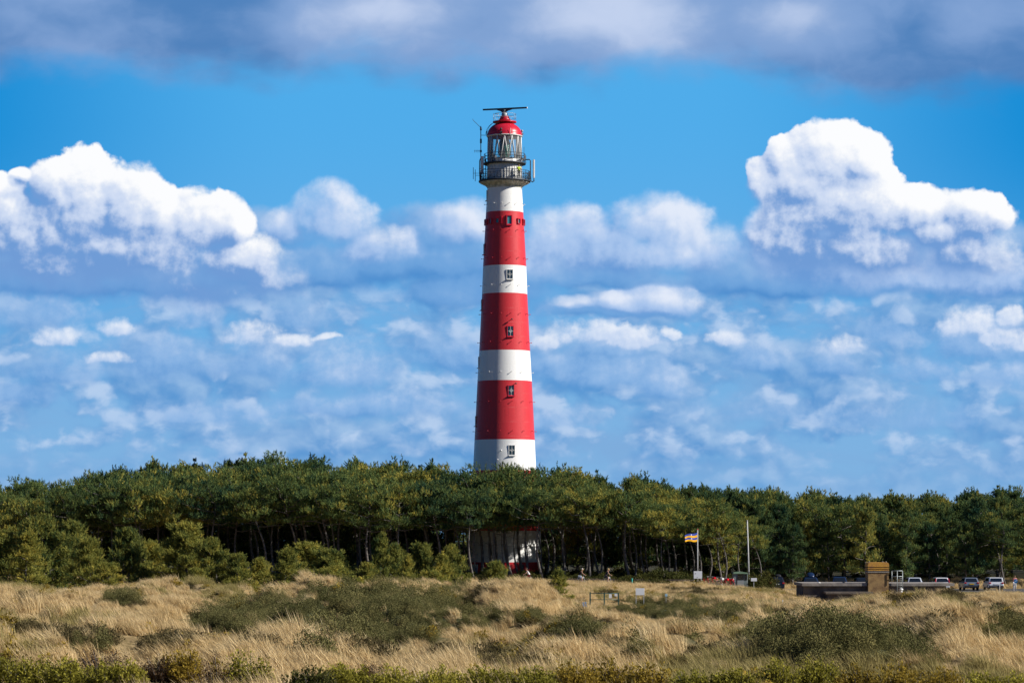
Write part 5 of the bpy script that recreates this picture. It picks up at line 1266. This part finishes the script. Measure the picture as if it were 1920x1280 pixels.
def figure(name, loc, rz, P_, top, bottom, hair, label, sleeves=.35, legs='long', topm=None, cat='person'):
    """P_: joints; top and bottom: clothing materials"""
    r = empty(name, loc, rz, label=label, cat=cat)
    g = lambda k: Vector(P_[k])
    pts = {'pel': (g('pel'), .125), 'waist': (g('pel').lerp(g('chest'), .5), .115), 'chest': (g('chest'), (.15, .12)), 'neck': (g('neck'), .055), 'head0': (g('head') - Vector((0, 0, .05)), .075), 'head': (g('head') + Vector((0, 0, .03)), .10), 'crown': (g('head') + Vector((0, 0, .11)), .06)}
    ed = [('pel', 'waist'), ('waist', 'chest'), ('chest', 'neck'), ('neck', 'head0'), ('head0', 'head'), ('head', 'crown')]
    for s_ in 'LR':
        pts['sh' + s_] = (g('sh' + s_), .055); pts['el' + s_] = (g('el' + s_), .040); pts['wr' + s_] = (g('wr' + s_), .028)
        d = (g('wr' + s_) - g('el' + s_)).normalized(); pts['ha' + s_] = (g('wr' + s_) + d * .08, .035); pts['fi' + s_] = (g('wr' + s_) + d * .16, .018)
        ed += [('chest', 'sh' + s_), ('sh' + s_, 'el' + s_), ('el' + s_, 'wr' + s_), ('wr' + s_, 'ha' + s_), ('ha' + s_, 'fi' + s_)]
        pts['hi' + s_] = (g('hi' + s_), .085); pts['kn' + s_] = (g('kn' + s_), .058); pts['an' + s_] = (g('an' + s_), .038); pts['to' + s_] = (g('to' + s_), .032)
        ed += [('pel', 'hi' + s_), ('hi' + s_, 'kn' + s_), ('kn' + s_, 'an' + s_), ('an' + s_, 'to' + s_)]
    skin('body', pts, ed, M_SKIN, r)
    cl = {'pel': (g('pel'), .15), 'waist': (pts['waist'][0], .14), 'chest': (g('chest'), (.175, .145)), 'nk': (g('chest').lerp(g('neck'), .6), .085)}; ce = [('pel', 'waist'), ('waist', 'chest'), ('chest', 'nk')]
    for s_ in 'LR':
        cl['sh' + s_] = (g('sh' + s_), .07); cl['sl' + s_] = (g('sh' + s_).lerp(g('el' + s_), sleeves), .058); ce += [('chest', 'sh' + s_), ('sh' + s_, 'sl' + s_)]
    skin('shirt', cl, ce, top, r)
    tr2 = {'pel': (g('pel') - Vector((0, 0, .01)), .155)}; te = []
    for s_ in 'LR':
        tr2['hi' + s_] = (g('hi' + s_), .105); te.append(('pel', 'hi' + s_)); q = 1.0 if legs == 'long' else .75
        tr2['kn' + s_] = (g('hi' + s_).lerp(g('kn' + s_), q), .078); te.append(('hi' + s_, 'kn' + s_))
        if legs == 'long': tr2['an' + s_] = (g('kn' + s_).lerp(g('an' + s_), .9), .055); te.append(('kn' + s_, 'an' + s_))
        mb = MB(); a = g('an' + s_); b_ = g('to' + s_); mb.ell((a + b_) / 2 - Vector((0, 0, .015)), (.135, .05, .05), 10, 6); mb.build('shoe', M_SHOE, r)
    skin('trousers', tr2, te, bottom, r)
    mb = MB(); h = g('head'); mb.ell(h + Vector((-.03, 0, .065)), (.115, .10, .115), 12, 8); mb.build('hair', hair, r)
    mb = MB(); mb.ell(h + Vector((.112, 0, .01)), (.022, .018, .028), 8, 6); mb.build('nose', M_SKIN, r)
    return r
RIDE = dict(pel=(-.05, 0, .98), chest=(.16, 0, 1.36), neck=(.24, 0, 1.52), head=(.30, 0, 1.64), shL=(.18, .19, 1.43), shR=(.18, -.19, 1.43), elL=(.36, .25, 1.20), elR=(.36, -.25, 1.20), wrL=(.56, .25, 1.08), wrR=(.56, -.25, 1.08),
            hiL=(-.02, .10, .93), hiR=(-.02, -.10, .93), knL=(.34, .11, .84), knR=(.30, -.11, .62), anL=(.16, .12, .48), anR=(.10, -.12, .22), toL=(.30, .12, .42), toR=(.25, -.12, .17))
def bicycle(loc, rz, frame_m, label, group=None, basket=None):
    r = empty('bicycle', loc, rz, label=label, cat='bicycle', group=group)
    for x_ in (-.52, .56):
        mb = MB(); n = 28
        pts = [(x_ + .33 * math.cos(2 * math.pi * k / n), 0, .345 + .33 * math.sin(2 * math.pi * k / n)) for k in range(n + 1)]
        mb.tube(pts, .022, 6, cap=False); w_ = mb.build('wheel', M_TYRE, r)
        mb = MB(); mb.tube([(x_, -.04, .345), (x_, .04, .345)], .03, 8)
        for k in range(10):
            a = 2 * math.pi * k / 10; mb.tube([(x_, 0, .345), (x_ + .32 * math.cos(a), 0, .345 + .32 * math.sin(a))], .004, 3)
        mb.build('spokes', M_RIM, w_)
    mb = MB(); T = lambda a, b_, r_=.018: mb.tube([a, b_], r_, 6)
    T((-.08, 0, .30), (.44, 0, .82)); T((-.08, 0, .30), (-.22, 0, .86)); T((-.20, 0, .62), (.44, 0, .86)); T((-.08, 0, .30), (-.52, .03, .345), .012); T((-.52, .03, .345), (-.20, 0, .74), .012); T((.42, 0, .92), (.56, 0, .345))
    mb.build('frame', frame_m, r)
    mb = MB(); mb.tube([(.42, 0, .90), (.40, 0, 1.06)], .014, 6); mb.tube([(.44, -.27, 1.06), (.52, -.2, 1.08), (.42, 0, 1.07), (.52, .2, 1.08), (.44, .27, 1.06)], .013, 6); mb.build('handlebar', M_RIM, r)
    mb = MB(); mb.ell((-.25, 0, .90), (.14, .08, .035), 12, 6); mb.build('saddle', M_TRIM, r)
    mb = MB(); mb.tube([(-.08, -.07, .30), (-.08, .07, .30)], .07, 10); mb.tube([(-.08, .09, .30), (.06, .09, .22), (.06, .17, .22)], .012, 5); mb.tube([(-.08, -.09, .30), (-.2, -.09, .42), (-.2, -.17, .42)], .012, 5); mb.build('cranks', M_RIM, r)
    if basket is not None:
        mb = MB(); mb.box(.50, .82, -.17, .17, .80, 1.02); bevel(mb.build('basket', basket, r), .03, 1)
    mb = MB(); mb.box(-.78, -.34, -.06, .06, .70, .715); mb.tube([(-.70, .04, .70), (-.52, .04, .36)], .008, 4); mb.tube([(-.70, -.04, .70), (-.52, -.04, .36)], .008, 4); mb.build('carrier', M_TRIM, r)
    return r
M_SILVB = mt('silver_bike', (.55, .58, .60), .35); M_REDB = mt('red_bike', (0.60, 0.01, 0.02), .35); M_WHB = mt('white_bike', (.7, .7, .7), .35)
def rider(px, Y_, rz, fm, lb_b, **k):
    x_ = px2x(px, Y_); z_ = gz(x_, Y_) + .05
    bicycle((x_, Y_, z_), rz, fm, lb_b); figure('person', (x_, Y_, z_), rz, RIDE, **k)
rider(1087, 308.0, 0, M_SILVB, 'silver bicycle under the grey-haired rider in a dark top', top=M_BLACKC, bottom=M_PALE, hair=M_HAIRG, sleeves=.3, legs='short', label='grey-haired cyclist in a dark top and pale blue shorts riding right')
rider(1136, 308.6, 0, M_SILVB, 'bicycle under the rider dressed in navy', top=M_NAVYC, bottom=M_NAVYC, hair=M_BLOND, sleeves=.35, legs='short', label='cyclist dressed in navy with bare legs riding right, near the bushes')
rider(992, 308.0, math.pi, M_WHB, 'white bicycle before the foot of the lighthouse', top=M_WHITEC, bottom=M_REDC, hair=M_HAIRB, sleeves=.4, legs='short', label='cyclist in a white top and dark red bottoms riding left before the lighthouse')
STAND = dict(pel=(0, 0, .92), chest=(.02, 0, 1.30), neck=(.02, 0, 1.48), head=(.04, 0, 1.61), shL=(.0, .19, 1.40), shR=(.0, -.19, 1.40), elL=(.04, .24, 1.12), elR=(.06, -.24, 1.12), wrL=(.22, .16, 1.05), wrR=(.24, -.16, 1.08),
             hiL=(0, .09, .88), hiR=(0, -.09, .88), knL=(.02, .10, .48), knR=(.01, -.10, .48), anL=(-.02, .10, .08), anR=(-.02, -.10, .08), toL=(.14, .11, .04), toR=(.14, -.11, .04))
an = rad(40); figure('person', (LX + 2.75 * math.sin(an) * .98, LY - 2.75 * math.cos(an) * .98, lz(339.2) + .02), rad(-75), STAND, M_VEST, M_NAVYC, M_HAIRB, 'worker in a yellow safety vest standing on the lighthouse gallery', sleeves=.2)
x_ = px2x(1902.5, 323); figure('person', (x_, 323, gz(x_, 323) + .03), rad(-90), STAND, M_PINK, M_WHITEC, M_HAIRB, 'person in a pink top and pale trousers standing beyond the white van', sleeves=.5)
mb = MB(); x_ = px2x(1904.5, 321.5); z_ = gz(x_, 321.5)
sg = empty('round_sign', (x_, 321.5, z_), label='round blue traffic sign on a post at the right edge', cat='sign')
MB().tube([(0, .03, -.1), (0, .03, 1.4)], .03, 8).build('post', M_GREY, sg); MB().tube([(0, -.03, 1.17), (0, 0, 1.17)], .22, 24).build('sign_disc', mt('sign_blue', (0.01, 0.16, 0.42), .4), sg)
mb = MB(); mb.obox((-.02, -.035, 1.17), (.93, 0, .36), (0, 1, 0), (-.36, 0, .93), .11, .004, .025); mb.prism([(.07, 1.27), (.14, 1.22), (.10, 1.15)], -.04, -.031); mb.build('arrow', M_WHITEC, sg)
# parked red bicycles beside the cabin
words = ['leftmost', 'second from the left', 'third from the left', 'middle', 'third from the right', 'second from the right', 'rightmost, by the cabin']
for i in range(7):
    Y_ = 315.4 + .25 * (i % 2); x_ = px2x(1322 + i * 8.2, Y_)
    b = bicycle((x_, Y_, gz(x_, Y_) + .02), rad(-52 + 9 * (i % 3)), M_REDB if i != 3 else M_WHB, f"{'white' if i == 3 else 'red'} hire bicycle, {words[i]} of the parked row", 'hire bicycles parked in a row', basket=M_REDB if i in (1, 4, 5) else (M_WHITEP if i == 3 else None))

# ------------------------------------------------------------------ flag, poles, boards, fences
M_POLE = mat('pole_grey', (.42, .42, .42), .6, (.55, .55, .54), 4); Yf = 316.0; x_ = px2x(1308, Yf); z_ = gz(x_, Yf)
fp = empty('flagpole', (x_, Yf, z_), label='thin pale flagpole with a red knob carrying a striped flag', cat='flagpole'); ht = py2z(993, Yf) - z_
mb = MB(); mb.tube([(0, 0, -.1), (0, 0, ht)], [.07, .05], 8); mb.build('pole', M_POLE, fp); MB().ell((0, 0, ht + .06), (.07, .07, .07), 8, 6).build('knob', M_REDP, fp)
M_FB = mt('flag_blue', (0.02, 0.05, 0.30)); M_FY = mt('flag_yellow', (0.75, 0.38, 0.0))
nu, nv, w_, h_ = 22, 16, 1.62, 1.0; mb = MB(); vs = []
for j in range(nv + 1):
    for i in range(nu + 1):
        u, v = i / nu, j / nv
        vs.append((-.07 - u * w_, .05 * u * math.sin(u * 9 + v * 1.5), ht - .30 - v * h_ * (1 - .25 * u) - u * .26 - .05 * math.sin(u * 7)))
q0 = len(mb.v); mb.v += vs
for j in range(nv):
    for i in range(nu):
        st = (j * 4) // nv; m_ = 0 if st in (0, 2) else 1
        if st == 0 and i == 10 and j >= 1: m_ = 2
        if st == 2 and 9 <= i <= 10 and j % 4 in (1, 2): m_ = 2
        mb.f.append([q0 + j * (nu + 1) + i, q0 + j * (nu + 1) + i + 1, q0 + (j + 1) * (nu + 1) + i + 1, q0 + (j + 1) * (nu + 1) + i]); mb.m.append(m_); mb.s.append(True)
fl = mb.build('flag', [M_FB, M_FY, M_WHITEC], None, (x_, Yf, z_)); md = fl.modifiers.new('solid', 'SOLIDIFY'); md.thickness = .006
fl.rotation_euler = (0, 0, rad(30))
tag(fl, 'flag striped blue and yellow with white emblems, flying to the left', 'flag')
Yp = 321.0; x_ = px2x(1403, Yp); z_ = gz(x_, Yp); pl = MB(); ht = py2z(976, Yp) - z_
pl.tube([(.10, 0, -.2), (.0, 0, ht * .5), (-.12, 0, ht)], [.10, .085, .07], 9); pl.tube([(-.12, 0, ht), (-.12, 0, ht + .08)], [.09, .08], 9)
tag(pl.build('bare_pole', M_POLE, None, (x_, Yp, z_)), 'bare grey wooden pole without a flag before the pines', 'pole')
def board(name, px, py0, py1, wpx, Y_, m_, label, legs=2, cat='sign', marks=False):
    x_ = px2x(px, Y_); z_ = gz(x_, Y_); k = Y_ / F; w_ = wpx * k; z1 = py2z(py0, Y_) - z_; z0 = py2z(py1, Y_) - z_
    r = empty(name, (x_, Y_, z_), label=label, cat=cat); mb = MB(); mb.box(-w_ / 2, w_ / 2, -.02, .02, z0, z1); bevel(mb.build('panel', m_, r), .008, 1)
    for s_ in ((-1, 1) if legs == 2 else (0,)):
        mb = MB(); mb.box(s_ * (w_ / 2 - .05) - .03, s_ * (w_ / 2 - .05) + .03, .021, .08, -.3, z1 - .02); mb.build('post', M_POLE, r)
    if marks:
        mb = MB(); mb.box(-w_ * .36, -w_ * .22, -.026, -.021, lerp(z0, z1, .60), lerp(z0, z1, .72)); mb.box(-w_ * .12, -w_ * .02, -.026, -.021, lerp(z0, z1, .12), lerp(z0, z1, .22)); mb.build('markings', M_GREY, r)
    return r
M_BOARD = mat('white_board', (.78, .79, .82), .5)
board('information_board', 1308.5, 1070, 1084, 15.5, 314.5, M_BOARD, 'white information board on posts at the foot of the flagpole', marks=True)
board('notice_board', 1200, 1102, 1115, 16.5, 262, M_BOARD, 'larger blank white board on legs standing in the dune grass', cat='board')
M_BLUES = mat('pale_blue_sign', (0.16, 0.30, 0.55), .5)
board('small_sign', 1096, 1128, 1137, 7.5, 236, M_BLUES, 'small blue sign low in the grass left of the green gate', legs=1)
board('small_sign', 1249, 1112.5, 1117.5, 4.5, 262, mat('ice_blue_sign', (.35, .55, .68), .5), 'tiny pale blue sign right of the white board', legs=1)
board('picnic_sign', 1413.5, 1083, 1089, 11, 314, M_BOARD, 'small tilted white sign right of the green-roofed cabin', legs=1)
x_ = px2x(1185, 306); mb = MB(); z_ = gz(x_, 306); mb.tube([(0, 0, -.1), (0, 0, py2z(1084, 306) - z_), (0, 0, py2z(1083.4, 306) - z_)], [.085, .085, .06], 12)
tag(mb.build('marker_post', mt('teal_paint', (0.01, 0.30, 0.26), .5), None, (x_, 306, z_)), 'short teal marker post at the road edge before the bushes', 'post')
# green gate with notices
Yg = 255.0; M_GG = mat('gate_green', (0.018, 0.075, 0.07), .5, (.03, .10, .09), 5); x_ = px2x(1132.5, Yg); z_ = gz(x_, Yg); k = Yg / F
gt = empty('gate', (x_, Yg, z_), label='dark green tubular gate in the dune grass with two white notices', cat='gate'); zt = py2z(1110.5, Yg) - z_
for q in (1106.5, 1133, 1159.5):
    mb = MB(); a = (q - 1132.5) * k; mb.box(a - .055, a + .055, -.05, .05, -.3, zt + (.06 if q < 1110 else 0)); mb.build('post', M_GG, gt)
mb = MB()
for zz in (zt - .06, zt - .62): mb.tube([((1106.5 - 1132.5) * k, 0, zz), ((1159.5 - 1132.5) * k, 0, zz)], .03, 7)
mb.build('rail', M_GG, gt)
for a, b_, c_, d_ in ((1141.8, 1147, 1113, 1120.5), (1152.3, 1157.5, 1112.5, 1117)):
    mb = MB(); mb.box((a - 1132.5) * k, (b_ - 1132.5) * k, -.06, -.04, py2z(d_, Yg) - z_, py2z(c_, Yg) - z_); mb.build('notice', M_BOARD, gt)
# braced straining post and plain fence posts
M_WOOD = mat('dark_wood', (0.06, 0.045, 0.035), .85, (.11, .09, .07), 5)
Ya = 246.0; x_ = px2x(1408, Ya); z_ = gz(x_, Ya); zt = py2z(1119, Ya) - z_
st = empty('braced_post', (x_, Ya, z_), label='dark wooden fence post braced by two slanting struts', cat='fence post')
MB().tube([(0, 0, -.3), (0, 0, zt + .03)], .055, 7).build('post', M_WOOD, st)
for s_ in (-1, 1): MB().tube([(0, .02 * s_, zt - .03), (s_ * 1.25, 0, -.05)], .045, 6).build('strut', M_WOOD, st)
for px, tp, Y_, m_, lb in ((1455, 1121, 244, M_WOOD, 'dark fence post right of the braced post'), (1467, 1124, 250, M_POLE, 'short grey fence post beside the dark one'), (1327, 1121, 262, M_POLE, 'short grey fence post left of the braced post'),
                       (397, 1108, 232, M_POLE, 'short weathered post, leftmost on the left dune'), (433, 1109, 232, M_POLE, 'short weathered post, middle one on the left dune'), (471, 1108, 232, M_POLE, 'short weathered post, rightmost on the left dune'),
                       (1874, 1094, 290, M_POLE, 'short grey post in the grass below the white van')):
    x_ = px2x(px, Y_); z_ = gz(x_, Y_); mb = MB(); zt = max(.35, py2z(tp, Y_) - z_); mb.tube([(0, 0, -.2), (.01, 0, zt - .02), (.01, 0, zt)], [.05, .05, .035], 7)
    tag(mb.build('fence_post', m_, None, (x_, Y_, z_)), lb, 'fence post')
# low dark guard rail along the far side of the road
Yr = 317.0; xa, xb = px2x(1040, Yr), px2x(1300, Yr); r = empty('guard_rail', ((xa + xb) / 2, Yr, 0), label='low dark wooden guard rail along the road behind the cyclists', cat='guard rail'); hwid = (xb - xa) / 2
mb = MB(); n = 26; zq = [gz(lerp(xa, xb, i / n), Yr) + .55 for i in range(n + 1)]
for i in range(n):
    a, b_ = lerp(-hwid, hwid, i / n), lerp(-hwid, hwid, (i + 1) / n); p, q = Vector((a, 0, zq[i])), Vector((b_, 0, zq[i + 1])); mb.obox((p + q) / 2, (q - p).normalized(), (0, 1, 0), (0, 0, 1), (q - p).length / 2, .04, .08)
mb.build('rail', M_WOOD, r)
for i in range(0, n + 1, 2):
    mb = MB(); a = lerp(-hwid, hwid, i / n); mb.box(a - .06, a + .06, .045, .15, zq[i] - .8, zq[i] + .10); mb.build('post', M_WOOD, r)
# cabin with a curved green roof
Yk = 317.0; x_ = px2x(1388.5, Yk); z_ = gz(x_, Yk); k = Yk / F; cb = empty('cabin', (x_, Yk, z_), label='small grey cabin with a curved green roof beside the red bicycles', cat='cabin')
M_CAB = mat('cabin_grey', (0.13, 0.17, 0.17), .6, (0.20, 0.24, 0.24), 3); hw_ = 13.5 * k; ht = py2z(1073, Yk) - z_
mb = MB(); mb.box(-hw_, hw_, 0, 1.8, -.2, ht - .1); bevel(mb.build('wall', M_CAB, cb), .04, 2)
mb = MB(); pr_ = [(-hw_ - .05, ht - .12), (-hw_ + .08, ht + .02), (0, ht + .12), (hw_ - .08, ht + .02), (hw_ + .05, ht - .12)]; mb.prism(pr_, -.12, 1.9); mb.build('roof', mat('roof_green', (.16, .27, .17), .6, (.22, .33, .22), 4), cb)
mb = MB(); mb.box(-.36, .36, -.04, -.002, .0, 1.0); dr = mb.build('door', mat('door_grey', (.26, .29, .30), .6), cb)
MB().box(-.34, .34, -.05, -.002, 1.08, 1.72).build('window', M_GLASSC, cb)
MB().box(hw_ - .34, hw_ - .06, -.04, -.002, 1.05, 1.65).build('window', M_GLASSC, cb)
MB().tube([(.28, -.09, .55), (.28, -.05, .55)], .03, 6).build('handle', M_RIM, dr)
